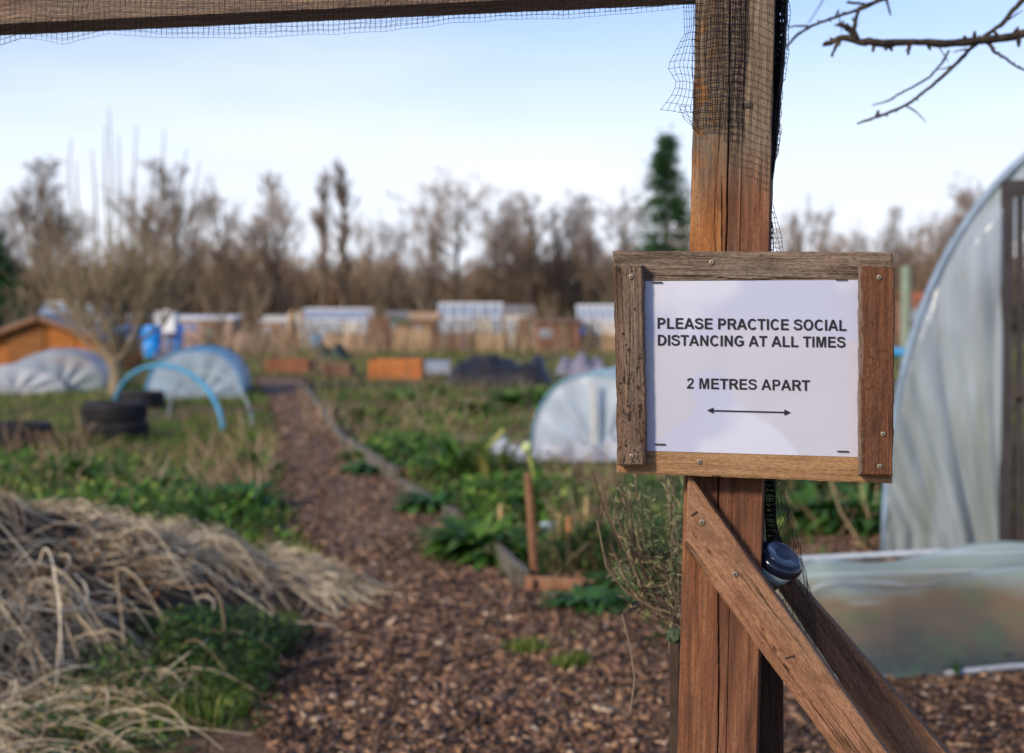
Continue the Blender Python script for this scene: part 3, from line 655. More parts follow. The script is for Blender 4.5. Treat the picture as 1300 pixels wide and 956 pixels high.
# ------------------------------------------------------------ bare and evergreen trees
def grow(seed, h, style, nb=7, depth=4):
    r = random.Random(seed); limb = MB(); twig = MB(); cnt = [0]
    def br(p, d, l, rad, lev):
        k = 4 if lev < 2 else 3; pts = [p]; rs = [rad]; q = Vector(p); dd = Vector(d)
        for i in range(k):
            j = .16 if lev else .05
            dd = (dd+Vector((r.gauss(0,j),r.gauss(0,j),r.gauss(0,j)*.6+(.10 if style != 'round' else .03)*(lev > 0)))).normalized()
            q = q+dd*(l/k); pts.append(Vector(q)); rs.append(rad*(1-.62*(i+1)/k))
        (limb if lev < 2 else twig).tube(pts, rs, 6 if lev < 2 else 3, cap=False)
        if lev >= depth: return
        m = {0:(60 if style == 'poplar' else nb*4),1:nb,2:6,3:5}.get(lev,4) if style != 'fan' else {0:nb*2,1:nb,2:6}.get(lev,4)
        for i in range(m):
            t = r.uniform(.25 if lev else {'poplar':.18,'fan':.05,'up':.16}.get(style,.26), 1); ii = min(int(t*k),k-1); f_ = t*k-ii; s = pts[ii].lerp(pts[ii+1], f_)
            a = r.uniform(0,2*math.pi); sp = {'poplar':.34,'round':.95,'up':.62,'fan':.5}[style]*r.uniform(.6,1.25)
            ax_ = dd.orthogonal().normalized(); ax_ = Matrix.Rotation(a,3,dd)@ax_
            nd = (dd*math.cos(sp)+ax_*math.sin(sp)).normalized()
            if lev and style != 'poplar': nd = (nd+Vector((0,0,.12))).normalized()
            ll = l*{'poplar':(.17 if lev == 0 else .55),'round':(.46 if lev == 0 else .5),'up':(.42 if lev == 0 else .52),'fan':(.75 if lev == 0 else .5)}[style]*r.uniform(.6,1.15)*(1.15-.5*t if lev == 0 else 1)
            br(s, nd, ll, max(rs[ii]*(.5 if style == 'fan' else .38), (.012 if lev < 2 else .0095)*h/10), lev+1)
    br(Vector((0,0,0)), Vector((r.gauss(0,.03),r.gauss(0,.03),1)).normalized(), h*(.72 if style == 'round' else .82 if style != 'fan' else .45), h*.016, 0)
    return limb, twig
def barkmat(name, a, b): 
    n = NT(name); nz = n.noise(6, n.map((1,1,.3)), 5); n.pbr(n.ramp(nz,[(.3,a),(.7,b)]), .9, nz, .6, .01, .1); return n.m
B_bark = barkmat('winter_bark', (.075,.055,.038), (.18,.135,.095)); B_twig = barkmat('winter_twigs', (.17,.12,.088), (.31,.23,.17))
B_red = barkmat('reddish_twigs', (.12,.060,.038), (.22,.12,.07)); B_olive = barkmat('olive_bark', (.15,.12,.075), (.30,.24,.155))
protos = {}
for nm, st, sd in (('round','round',11),('round2','round',17),('up','up',23),('up2','up',29),('poplar','poplar',31),('poplar2','poplar',37)):
    L, T = grow(sd, 12, st, 6, 4) if 'poplar' not in nm else grow(sd, 12, st, 7, 3); protos[nm] = (L, T)
pm = {}
def tree(px, top, Y, kind, wscale, rot, label, group='bare trees on the skyline', mat=None):
    base = at(px, 400, Y); h = 1.25+(400-top)/F*Y
    t = thing('bare_tree', label, 'tree', (base.x, Y, 0), rot, group)
    key = (kind, mat is not None)
    if key not in pm:
        L, T = protos[kind]; zz = max(v[2] for v in T.v); pm[key] = (L.build('trunk', B_bark), T.build('crown', mat or B_twig), zz)
        lo, to = pm[key][:2]; lo.parent = t; to.parent = t
    else:
        lo, to, zz = pm[key]; a = lo.copy(); b = to.copy(); COL.objects.link(a); COL.objects.link(b); a.parent = t; b.parent = t
    k = h/pm[key][2]; t.scale = (k*wscale, k*wscale, k); return t
TR = [(-60,215,100,'up',1,0,'bare tree partly cut off at the far left of the skyline'),
 (42,193,92,'up2',.95,.5,'tall upright bare tree above the orange shed roof'),
 (98,262,120,'round',.7,1.2,'low bare tree between the shed tree and the twiggy fruit tree'),
 (178,215,96,'up',.8,2.0,'bare tree just right of the twiggy fruit tree crown'),
 (212,194,88,'up2',1.05,2.6,'tall dark bare tree above the white tank and blue drums'),
 (288,214,95,'up',.75,3.3,'slim bare tree above the left cloche'),
 (358,214,95,'up2',.85,4.0,'bare tree standing alone left of the twin poplars'),
 (412,207,90,'poplar',.9,0,'left one of the twin narrow poplars over the white greenhouse'),
 (436,201,90,'poplar2',.9,1,'right one of the twin narrow poplars over the white greenhouse'),
 (541,228,98,'up',.8,1.5,'slim bare tree at the left shoulder of the broad rounded tree'),
 (580,205,96,'round',.85,2,'broad rounded bare tree, tallest over the middle greenhouse'),
 (626,232,104,'round2',.7,3,'reddish rounded bare tree right of the tallest rounded one'),
 (668,236,100,'up2',.8,2.2,'bare tree above the cream shed'),
 (710,232,104,'up',.8,5,'thin bare tree midway to the conifer'),
 (742,258,100,'up2',.6,1,'short bare tree between two thin ones left of the conifer'),
 (782,228,98,'up',.95,.8,'wispy bare tree next to the conifer on its left'),
 (872,250,104,'up2',.7,3.9,'bare tree partly hidden behind the post beside the conifer'),
 (1022,240,92,'up',.8,4.4,'bare tree just right of the post above the notice'),
 (1070,275,104,'round2',.6,4.1,'low bare tree above the middle of the notice top edge'),
 (1128,256,96,'up2',.65,.2,'small bare tree above the right corner of the notice'),
 (1188,248,90,'round2',.62,1.9,'rounded bare tree left of the tunnel roof edge'),
 (1245,214,88,'round',.8,2.9,'large bare tree rising behind the tunnel roof edge')]
TR += [(4,232,98,'up',.9,.9,'bare tree at the left edge beside the dark evergreen'),(72,228,104,'up2',.8,5.1,'bare tree close behind the right slope of the orange shed roof'),(244,232,100,'up',.75,5.6,'bare tree midway between the white tank tree and the slim one'),(322,250,108,'round',.6,.4,'low rounded bare tree between the slim and the lone tree'),(470,262,112,'up',.6,3.6,'small bare tree in the gap right of the twin poplars'),(506,258,110,'round2',.6,5.2,'small rounded bare tree before the slim shoulder tree'),(650,246,112,'up2',.7,4.7,'bare tree behind the reddish rounded one'),(728,240,106,'up2',.8,.6,'bare tree just right of the thin midway one'),(998,262,104,'up',.7,1.4,'bare tree seen through the net right of the post'),(1046,262,100,'up2',.6,5.5,'small bare tree just beyond the tree right of the post'),(1100,272,108,'up',.6,2.1,'low bare tree over the right half of the notice top edge'),(1158,264,102,'up',.65,4.9,'bare tree above the rusty red roof'),(1214,240,98,'up2',.75,.7,'bare tree between the rounded and the large one by the tunnel')]
for T_ in TR: tree(T_[0], T_[1], T_[2], T_[3], T_[4]*1.22, *T_[5:])
def conifer(px, top, Y, wpx, label):
    base = at(px,400,Y); h = 1.25+(400-top)/F*Y; t = thing('conifer_tree', label, 'tree', (base.x,Y,0)); mb = MB(); mb.tube([(0,0,0),(0,0,h*.96)],[.28,.03],7); mb.build('trunk', B_bark, t)
    r = random.Random(4); V = []; Fs = []; Wm = wpx/2/F*Y
    for k in range(170):
        z = h*(.06+.94*r.random()**.9); tt = z/h; rad = Wm*2.9*(1-tt)**1.1*r.uniform(.3,1.35)*(1 if tt < .86 else .9); a = r.uniform(0,6.283); rad *= 1+.35*math.sin(a*3+z*1.3)
        for i in range(34):
            u = r.random()**.7; p = Vector((math.cos(a)*rad*u+r.gauss(0,.24), math.sin(a)*rad*u+r.gauss(0,.24), z-rad*u*.22+r.gauss(0,.22)))
            d = Vector((math.cos(a)+r.gauss(0,.5), math.sin(a)+r.gauss(0,.5), r.gauss(.1,.4))).normalized()*.42; s = d.cross(Vector((r.gauss(0,1),r.gauss(0,1),1))).normalized()*.08
            b = len(V); V += [p-s,p+s,p+d]; Fs.append((b,b+1,b+2))
    mb = MB(); mb.add(V,Fs); mb.build('crown', island('conifer_needles', [(0,(.012,.045,.020)),(.6,(.030,.095,.032)),(1,(.09,.17,.045))], .7, .15), t)
conifer(845, 178, 84, 92, 'dark green pointed conifer just left of the post')
conifer(-14, 300, 70, 70, 'dark green evergreen at the left edge of the picture')
# the brown wood behind the plots reads as one mass
def merge(kind_list, spots, name, mat, label):
    Vs = []; Fs4 = []; off = 0
    for (x, y, k, h, rot) in spots:
        L, T = protos[k]
        for mbx, key in ((L,'L'),(T,'T')):
            if not hasattr(mbx,'np'): mbx.np = (np.array([tuple(v) for v in mbx.v]), np.array([f for f in mbx.f if len(f) == 4]), max(v[2] for v in T.v))
            v, f, zz = mbx.np; s = h/zz; c_, s_ = math.cos(rot), math.sin(rot)
            W_ = np.stack([(v[:,0]*c_-v[:,1]*s_)*s*1.25+x, (v[:,0]*s_+v[:,1]*c_)*s*1.25+y, v[:,2]*s],1)
            Vs.append(W_); Fs4.append(f+off); off += len(v)
    return tag(npmesh(name, np.concatenate(Vs), np.concatenate(Fs4), mat), label, kind='stuff')
protos['bush'] = grow(51, 12, 'fan', 5, 3); protos['bush2'] = grow(57, 12, 'fan', 5, 3)
sp_ = []
for i in range(380):
    px = random.uniform(-420, 1720); Y = random.uniform(96, 150); x = (px-650)/F*Y
    top = 332+18*noise.noise(Vector((px*.012,1,2)))+random.uniform(-8,38)
    sp_.append((x, Y, random.choice(('bush','bush2')), 1.25+(400-top)/F*Y, random.random()*6))
n = NT('woodland_bark'); nz = n.noise(.12, n.map((1,1,1)), 3); n.pbr(n.ramp(nz,[(.3,(.15,.112,.078)),(.5,(.24,.185,.13)),(.65,(.26,.165,.10)),(.8,(.26,.22,.13))]), .9, spec=.1)
merge(None, sp_, 'woodland', n.m, 'brown leafless wood closing the view behind the allotments')
N = 190000; X = rng.uniform(-75,75,N); Y = rng.uniform(104,135,N); hh = 4.9+.8*np.sin(X*.21)+.6*np.sin(X*.53+1)+.5*np.sin(X*1.7); Z = rng.uniform(0,1,N)**.9*hh*(1+.22*np.sin(X*4.3+Y)*np.sin(Y*1.9))*rng.uniform(.7,1.15,N); P = np.stack([X,Y,Z],1)
a = rng.uniform(0,6.28,N); d = np.stack([np.cos(a)*.3,np.sin(a)*.3,np.ones(N)],1)*.55*rng.uniform(.5,1.5,N)[:,None]; s = np.stack([-np.sin(a),np.cos(a),np.zeros(N)],1)*.075
V = np.stack([P-s,P+s,P+d+s*.3,P+d-s*.3],1).reshape(-1,3)
tag(npmesh('undergrowth', V, (np.arange(N)[:,None,None]*4+np.array([(0,1,2,3)])[None]).reshape(-1,4), n.m), 'tangled brown undergrowth at the foot of the wood', kind='stuff')
# the fruit tree by the drums: fan of shoots with long whips
def fruit_tree():
    p = gnd(146, 502); t = thing('fruit_tree', 'twiggy bare fruit tree with long upright shoots beside the orange shed', 'tree', p)
    s = p.y/F; mb = MB(); r = random.Random(5); tw = MB()
    mb.tube([(0,0,0),(.02,0,.35),(-.03,.02,.62)], [.13,.10,.09], 9, cap=False)
    heads = []
    for k in range(13):
        a = -1.05+2.1*k/12+r.gauss(0,.08); l = r.uniform(1.0,1.7); y_ = r.uniform(-.5,.5)
        pts = [Vector((0,0,.5))]; 
        for i in range(1,6): pts.append(Vector((math.sin(a)*l*i/5*(1.1-.05*i)+r.gauss(0,.03), y_*i/5, .5+math.cos(a*.75)*l*i/5+r.gauss(0,.03))))
        mb.tube(pts, [.042,.034,.028,.022,.018,.012], 6, cap=False); heads += pts[2:]
    for k in range(290):
        b = r.choice(heads); a = r.gauss(0,.45)+b.x*.18; e = r.gauss(0,.35); l = r.uniform(.4,1.35); d = Vector((math.sin(a),math.sin(e),math.cos(a))).normalized(); pts = [b]
        for i in range(4): d = (d+Vector((r.gauss(0,.09),r.gauss(0,.09),.07))).normalized(); pts.append(pts[-1]+d*l/4)
        tw.tube(pts, [.012,.009,.007,.005,.003], 3, cap=False)
        for j in range(2):
            q = pts[r.randint(1,3)]; d2 = (d+Vector((r.gauss(0,.5),r.gauss(0,.5),0))).normalized(); tw.tube([q,q+d2*.18,q+d2*.36+Vector((0,0,.05))], [.006,.005,.003], 3, cap=False)
    for px, py in ((92,175),(98,205),(140,138),(136,160),(152,172),(175,160),(210,165),(238,190),(60,205),(118,190),(195,205),(255,205)):
        tx = (px-146)*s; tz = 1.25+(400-py)*s; tw.tube([Vector((tx*.45,0,1.3)),Vector((tx*.8,.05,2.2)),Vector((tx*.95+r.gauss(0,.05),0,(2.2+tz)/2+.2)),Vector((tx,0,tz))], [.022,.016,.013,.007], 4, cap=False)
    mb.build('trunk', B_olive, t, True); tw.build('crown', B_olive, t)
fruit_tree()
# ============================================================ THINGS IN THE PLOTS
def dome(x, W_, Hh, e=2.3): return Hh*max(0.0, 1-abs(min(1,abs(x)/W_))**e)**(1/e)
def arch_pts(W_, Hh, k, e=2.3, y=0):
    return [Vector((W_*math.copysign(abs(math.cos(a))**(2/e), math.cos(a)), y, Hh*abs(math.sin(a))**(2/e))) for a in [math.pi-math.pi*i/k for i in range(k+1)]]
def tunnel(name, label, cat, loc, W_, Hh, Ln, rz, cover, hoopm=None, nh=3, fold=.02, seed=0, hr=.011, end=True, group=None, ends_fold=6, gap=.0):
    t = thing(name, label, cat, loc, rz, group); k = 40; m = 26
    mb = MB(); V = []
    for j in range(m+1):
        sag = 1-.06*abs(math.sin(math.pi*j/m*(nh-1)))
        for i, p in enumerate(arch_pts(W_, Hh, k)):
            f_ = fold*noise.noise(Vector((i*.22, j*.5, seed)))+fold*.4*noise.noise(Vector((i*.6,j*.25,seed+3)))
            V.append(Vector((p.x*(sag+f_/W_), j*Ln/m, p.z*(sag+f_/Hh))))
    mb.add(V, [(j*(k+1)+i,j*(k+1)+i+1,(j+1)*(k+1)+i+1,(j+1)*(k+1)+i) for j in range(m) for i in range(k)])
    mb.build('cover', cover, t, True)
    if end:
        mb = MB(); V = []; ring = arch_pts(W_, Hh, k); r_ = 12
        for i, p in enumerate(ring):
            for q in range(r_+1):
                u = q/r_; cx_ = W_*.08; c = Vector((cx_, 0, Hh*.02)); w = c.lerp(p, u)
                w.y = -.004-fold*1.2*(.5+.5*math.sin(i*2*ends_fold/k*3.1+seed+u))*math.sin(math.pi*min(1,u*1.0))*(.4+u*.6)
                V.append(w)
        mb.add(V, [(i*(r_+1)+q,(i+1)*(r_+1)+q,(i+1)*(r_+1)+q+1,i*(r_+1)+q+1) for i in range(k) for q in range(r_)]); mb.build('end_sheet', cover, t, True)
    if hoopm:
        for j in range(nh):
            mb = MB(); mb.tube([p*1.0+Vector((0,Ln*j/(nh-1)-(.02 if j == 0 else 0),0)) for p in arch_pts(W_+.012, Hh+.012, 30)], hr, 8); mb.build('hoop', hoopm, t, True)
    return t
F_white = film('white_fleece', (.62,.66,.72), .3, .06, .6, (.42,.45,.48), 2.5)
F_clear = film('cloudy_polythene', (.50,.58,.64), .35, .18, .35, (.30,.33,.30), 2.2)
F_blue = film('bluish_polythene', (.50,.62,.74), .35, .15, .3, (.30,.36,.36), 2)
M['hoop'] = plain('dull_blue_pipe', (.06,.27,.45), .4, .12)
c = gnd(752, 580)
tunnel('cloche', 'white plastic cloche tunnel with a thin bluish hoop, partly hidden by the notice', 'cloche', (c.x+.02,c.y,0), .56, .72, 3.0, R(-14), film('cloche_sheet', (.56,.65,.74), .35, .08, .35, (.36,.42,.44), 3), plain('faded_blue_hoop', (.20,.40,.50), .5), 4, .05, 2, .009)
t = thing('fleece_sheet', 'rumpled white fleece gathered on the soil at the cloche mouth', 'fleece', (c.x,c.y-.25,0)); mb = MB(); a_, b_ = 60, 18
V = [Vector((-.88+1.8*i/a_, -.32+.6*j/b_, .015+.24*max(0,noise.noise(Vector((i*.16,j*.28,4)))+.25)*math.sin(math.pi*j/b_)+.05*abs(noise.noise(Vector((i*.45,j*.5,9)))))) for i in range(a_+1) for j in range(b_+1)]
mb.add(V, [(i*(b_+1)+j,(i+1)*(b_+1)+j,(i+1)*(b_+1)+j+1,i*(b_+1)+j+1) for i in range(a_) for j in range(b_)]); mb.build('sheet', F_white, t, True)
c2 = at(753,470,c.y-.12); tc_ = thing('white_cane', 'pale upright cane standing in front of the cloche end', 'cane', (c2.x,c2.y,0)); mb = MB(); mb.tube([(0,0,0),(.01,0,.35),(0,0,.66)], [.02,.018,.016], 6); mb.build('cane_shaft', M['offw'], tc_)
c = gnd(247, 506)
tunnel('cloche', 'small bluish plastic cloche behind the blue hoop', 'cloche', c, .70, .72, 2.6, R(8), F_blue, M['blue'], 3, .03, 5, .012)
c = gnd(70, 498)
tunnel('cloche', 'domed pale plastic cloche in front of the orange shed', 'cloche', c, .76, .66, 2.4, R(12), F_clear, None, 3, .05, 8)
c = gnd(12, 500)
tunnel('cloche', 'lower white sheeted cloche at the left edge, beside the domed one', 'cloche', c, .85, .42, 2.0, R(10), F_white, None, 3, .06, 9)
def hoop(label, p0, p1, top, mat, r):
    a = gnd(*p0); b = gnd(*p1); Y = (a.y+b.y)/2; z = 1.25+(400-top)/F*Y; t = thing('pipe_hoop', label, 'hoop', a); mb = MB(); pts = []
    for q in arch_pts(1, z, 30, 2.05):
        u = (q.x+1)/2; pts.append((b-a)*u+Vector((0,0,q.z-.02)))
    mb.tube(pts, r, 10); mb.build('pipe', mat, t, True)
hoop('bright blue water pipe bent into a hoop behind the stacked tyres', (143,528), (283,548), 462, M['hoop'], .027)
hoop('thin grey pipe hoop just right of the blue one', (214,530), (320,541), 470, plain('grey_pipe', (.30,.36,.38), .5), .012)
def tyre(parent, z, x=0, y=0, tilt=0, r=.31, w=.2):
    prof = [(r*.60,z+.02),(r*.66,z+.004),(r*.90,z),(r*.985,z+.02),(r,z+.05),(r*.992,z+.055),(r*.992,z+.075),(r,z+.08),(r,z+w-.08),(r*.992,z+w-.075),(r*.992,z+w-.055),(r,z+w-.05),(r*.985,z+w-.02),(r*.90,z+w),(r*.66,z+w-.004),(r*.60,z+w-.02),(r*.62,z+w-.05),(r*.88,z+w*.6),(r*.88,z+w*.4),(r*.62,z+.05)]
    mb = MB(); mb.v = []; n_ = 36; k = len(prof); vs = [Vector((q*math.cos(2*math.pi*j/n_)+x, q*math.sin(2*math.pi*j/n_)+y, zz)) for q, zz in prof for j in range(n_)]
    mb.add(vs, [(i*n_+j, i*n_+(j+1)%n_, ((i+1)%k)*n_+(j+1)%n_, ((i+1)%k)*n_+j) for i in range(k) for j in range(n_)])
    for j in range(n_*2):
        a = math.pi*j/n_; mb.box((x+r*1.0*math.cos(a), y+r*1.0*math.sin(a), z+w/2), (.008,.014,w*.5), Matrix.Rotation(a,3,'Z'))
    return mb.build('tread_and_sidewall', M['tyre'], parent, False)
def tyre_thing(label, loc, z=0, r=.31, w=.2, fill=False):
    t = thing('tyre', label, 'tyre', (loc.x,loc.y,z), random.random(), 'old tyres used as planters'); tyre(t, 0, 0, 0, 0, r, w); return t
c = gnd(137, 562); c.y += .3
tyre_thing('black tyre on the grass carrying the other one', c, 0, .325, .19); tyre_thing('black tyre lying on top of the tyre left of the hoop', Vector((c.x-.02,c.y+.02,0)), .192, .32, .19)
c = gnd(172, 519); c.y += .3; tyre_thing('black tyre farther back, half hidden behind the stacked pair', c, 0, .31, .22)
c = gnd(8, 573); c.y += .3; tyre_thing('black tyre cut off by the left picture edge', c, 0, .32, .24)
# the shed and far small buildings
Wsh = wood('orange_shed_boards', (.20,.060,.014), (.44,.145,.030), (.58,.23,.06), 41, None, fine=.25)
def slatbox(name, parent, w, h, d, nb, mat, z0=0, axis='x'):   # boarded box: boards set edge to edge on a core
    mb = MB(); mb.box((0,0,z0+h/2), (w-.02,d-.02,h-.01))
    for i in range(nb):
        if axis == 'x': mb.box((-w/2+w*(i+.5)/nb, -d/2-.004, z0+h/2), (w/nb*.94,.02,h))
        else: mb.box((0,-d/2-.004, z0+h*(i+.5)/nb), (w,.02,h/nb*.9))
    return mb.build(name, mat, parent)
c = gnd(52, 474); S = c.y/F
t = thing('timber_shed', 'low orange timber shed with a shallow gable roof', 'shed', c)
hw, he, ha, D_ = 88*S, 37*S, 70*S, 2.4
mb = MB()
nb = 16
for i in range(nb):
    x0 = -hw+2*hw*i/nb; x1 = x0+2*hw/nb*.95; zf = lambda x: he+(ha-he)*(1-abs(x)/hw); zz = .012*((i*7)%3)
    mb.add([(x0,-.0-zz,0),(x1,-zz,0),(x1,-zz,zf(x1)),(x0,-zz,zf(x0)),(x0,.05,0),(x1,.05,0),(x1,.05,zf(x1)),(x0,.05,zf(x0))], [(0,1,2,3),(4,7,6,5),(0,4,5,1),(1,5,6,2),(3,2,6,7),(0,3,7,4)])
mb.box((-hw+.03,D_/2+.06,he/2),(.05,D_,he)); mb.box((hw-.03,D_/2+.06,he/2),(.05,D_,he)); mb.box((0,D_+.09,he/2),(2*hw,.05,he))
mb.build('wall', Wsh, t)
mb = MB(); al = math.atan2(ha-he, hw); sl = math.hypot(hw,ha-he)+.12
for sg in (-1,1):
    mb.box((sg*(hw+.06)/2, D_/2-.05, (he+ha)/2+.045), (sl, D_+.35, .05), Matrix.Rotation(sg*al,3,'Y'))
mb.build('roof', M['slate'], t)
mb = MB()
for sg in (-1,1): mb.box((sg*(hw+.06)/2, -.245, (he+ha)/2+.0), (sl,.03,.09), Matrix.Rotation(sg*al,3,'Y'))
mb.build('bargeboard', W_brace, t)
mb = MB(); mb.box((-.3,-.05,.52),(.75,.03,.95)); mb.build('door', wood('orange_shed_door', (.12,.045,.012), (.27,.10,.03), (.36,.16,.05), 43, None, fine=.25), t)
M['pinkish'] = plain('pale_pinkish_boards', (.36,.25,.20), .8, .25, 4); M['tan'] = plain('tan_boards', (.42,.28,.16), .8, .3, 5); M['brownb'] = plain('brown_boards', (.16,.09,.055), .8, .35, 5)
def greenhouse(px0, px1, top, base, label, D_=2.6, gable=False, low=None, bars=7, name='greenhouse', group='greenhouses across the plots'):
    c = gnd((px0+px1)/2, base); S = c.y/F; w = (px1-px0)*S; h = (base-top)*S; t = thing(name, label, 'greenhouse', c, 0, group); he = h*.68; g = MB(); f = MB(); lo = 0
    if low: lo = h*.38; slatbox('lower_wall', t, w-.04, lo, D_-.04, 5, low, 0, 'z')
    if gable:
        for y_ in (0, D_): g.add([(-w/2,y_,lo),(w/2,y_,lo),(w/2,y_,he),(0,y_,h),(-w/2,y_,he)], [(0,1,2,3,4)])
        for sg in (-1,1): g.add([(sg*w/2,0,lo),(sg*w/2,D_,lo),(sg*w/2,D_,he),(sg*w/2,0,he)],[(0,1,2,3)]); g.add([(sg*w/2,0,he),(sg*w/2,D_,he),(0,D_,h),(0,0,h)],[(0,1,2,3)])
        for i in range(bars+1):
            x = -w/2+w*i/bars; f.box((x,-.02,(lo+he+(h-he)*(1-abs(x)*2/w))/2),(.06,.04,he+(h-he)*(1-abs(x)*2/w)-lo))
        for sg in (-1,1): f.tube([(sg*w/2,-.02,he),(0,-.02,h)], .05, 4)
    else:
        g.add([(-w/2,0,lo),(w/2,0,lo),(w/2,0,he),(-w/2,0,he)],[(0,1,2,3)]); g.add([(-w/2,0,he),(w/2,0,he),(w/2,D_/2,h),(-w/2,D_/2,h)],[(0,1,2,3)]); g.add([(-w/2,D_,he),(w/2,D_,he),(w/2,D_/2,h),(-w/2,D_/2,h)],[(0,1,2,3)]); g.add([(-w/2,D_,lo),(w/2,D_,lo),(w/2,D_,he),(-w/2,D_,he)],[(0,1,2,3)])
        for sg in (-1,1): g.add([(sg*w/2,0,lo),(sg*w/2,D_,lo),(sg*w/2,D_,he),(sg*w/2,D_/2,h),(sg*w/2,0,he)],[(0,1,2,3,4)])
        for i in range(bars+1):
            x = -w/2+w*i/bars; f.box((x,-.02,(lo+he)/2),(.06,.04,he-lo)); f.tube([(x,-.01,he+.01),(x,D_/2,h+.02)], .035, 4)
        f.box((0,-.03,he),(w+.1,.06,.07)); f.box((0,D_/2,h+.03),(w+.1,.06,.06))
    f.box((0,-.03,lo+.03),(w+.06,.06,.07)); g.build('glazing', M['glass'], t); f.build('glazing_frame', M['white'], t)
    mb = MB(); mb.box((w*.22,-.055,(lo+he)/2*.9),(.62,.03,(he-lo)*.9)); mb.build('door', M['offw'], t); return t
def hut(px0, px1, top, base, label, wall, roof, D_=2.0, name='small_shed', flat=False, boards='x'):
    c = gnd((px0+px1)/2, base); S = c.y/F; w = (px1-px0)*S; h = (base-top)*S; t = thing(name, label, 'shed', c); he = h*.85
    slatbox('wall', t, w, he, D_, max(5,int(w/.18)), wall, 0, boards)
    mb = MB()
    if flat: mb.box((0,0,he+.04),(w+.2,D_+.25,.07), Matrix.Rotation(.05,3,'X'))
    else:
        for sg in (-1,1): mb.box((0, sg*D_/4, he+(h-he)/2),(w+.2,D_/2+.16,.05), Matrix.Rotation(sg*-math.atan2(h-he,D_/2),3,'X'))
    mb.build('roof', roof, t)
    mb = MB(); mb.box((w*.18,-D_/2-.03,he*.44),(min(.7,w*.4),.03,he*.84)); mb.build('door', M['brownb'], t)
    mb = MB(); mb.box((-w*.25,-D_/2-.03,he*.62),(min(.5,w*.3),.03,he*.3)); mb.build('window', M['glass'], t); return t
greenhouse(382, 470, 393, 437, 'long white framed greenhouse standing left of the orange box in the distance', bars=9)
greenhouse(556, 636, 386, 441, 'bluish glass greenhouse in the middle distance above the dark mound', bars=6)
greenhouse(735, 790, 389, 445, 'greenhouse with slatted wooden base partly behind the notice left board', gable=False, low=M['tan'], bars=7)
greenhouse(48, 92, 384, 438, 'greenhouse with white roof showing over the orange shed ridge', bars=4)
greenhouse(96, 126, 388, 440, 'narrow pale greenhouse roof right of the orange shed ridge', bars=3)
hut(640, 676, 389, 443, 'cream painted shed right of the bluish greenhouse', M['offw'], M['slate'])
hut(678, 734, 402, 446, 'long low reddish brick shed between the cream shed and the slatted greenhouse', M['brick'], M['brownb'], flat=True)
hut(494, 522, 396, 438, 'green painted little shed right of the white greenhouse', M['dkgreen'], M['slate'])
hut(524, 556, 398, 444, 'brown boarded shed left of the bluish greenhouse', M['brownb'], M['tan'])
hut(228, 300, 398, 440, 'low shed with pale roof behind the left cloche', M['pinkish'], M['white'], flat=True)
hut(338, 366, 402, 440, 'small pale shed left of the timber stack', M['pinkish'], M['offw'])
hut(156, 200, 395, 446, 'dark shed behind the blue drums', M['brownb'], M['slate'], flat=True)
hut(1142, 1186, 372, 432, 'rusty red roofed shed between the notice and the tunnel', M['brick'], plain('rust_red_roof', (.36,.11,.05), .8, .3, 3))
hut(970, 1060, 392, 446, 'low brown shed behind the post and notice', M['brownb'], M['slate'], flat=True)
# fence of mixed boards behind the plots, each panel a thing
for i, (a_, b_, tp, mt, lb) in enumerate([(300,338,424,M['pinkish'],'pinkish board fence panel left of the small pale shed'),(468,494,404,M['brownb'],'brown fence panel between the white greenhouse and green shed'),(500,545,418,M['tan'],'tan fence panel in front of the brown boarded shed'),(548,600,424,M['brownb'],'low brown fence panel before the bluish greenhouse'),(604,640,426,M['tan'],'low tan fence panel below the cream shed'),(1136,1200,424,M['brownb'],'brown fence panel below the rusty red roof'),(196,262,418,M['pinkish'],'pale low fence panel behind the blue drums')]):
    c = gnd((a_+b_)/2, 447); S = c.y/F; w = (b_-a_)*S; h = (447-tp)*S; t = thing('fence_panel', lb, 'fence', c, 0, 'fence panels along the far plots'); mb = MB(); k = max(4,int(w/.14))
    for j in range(k): mb.box((-w/2+w*(j+.5)/k,0,h/2*(1+.06*((j*5)%3))),(w/k*.86,.02,h*(1+.06*((j*5)%3))))
    mb.box((0,.03,h*.25),(w,.03,.07)); mb.box((0,.03,h*.8),(w,.03,.07)); mb.build('board_panel', mt, t)
    for sg in (-1,1): mb = MB(); mb.box((sg*w/2,.06,h*.55),(.08,.06,h*1.1)); mb.build('post', M['brownb'], t)
# drums, tank, boxes
def drum(px, base, wp, hp, label, mat=None, z=0):
    c = gnd(px, base); S = c.y/F; r = wp/2*S; h = hp*S; t = thing('water_drum', label, 'drum', (c.x,c.y+r,z), random.random(), 'drums by the sheds'); mb = MB()
    mb.lathe([(r*.93,0),(r,h*.04),(r,h*.32),(r*1.03,h*.34),(r,h*.36),(r,h*.66),(r*1.03,h*.68),(r,h*.70),(r,h*.93),(r*.92,h*.98),(r*.3,h)], 20); mb.build('barrel', mat or M['drum'], t, True)
    mb = MB(); mb.lathe([(r*.18,h),(r*.18,h*1.04),(r*.05,h*1.05)], 10, Matrix.Translation((r*.5,0,-h*.01))); mb.build('cap', mat or M['drum'], t, True)
drum(157,452,22,40,'darker blue upright drum nearest the fruit tree',plain('dark_blue_drum', (.015,.18,.52), .5, .2)); drum(191,456,24,43,'bright blue tall drum in the middle of the row'); drum(219,452,22,40,'blue drum leaning at the top of the left cloche'); drum(174,450,18,37,'blue drum between the darker one and the bright tall one'); drum(239,446,18,32,'small blue drum right of the leaning one')
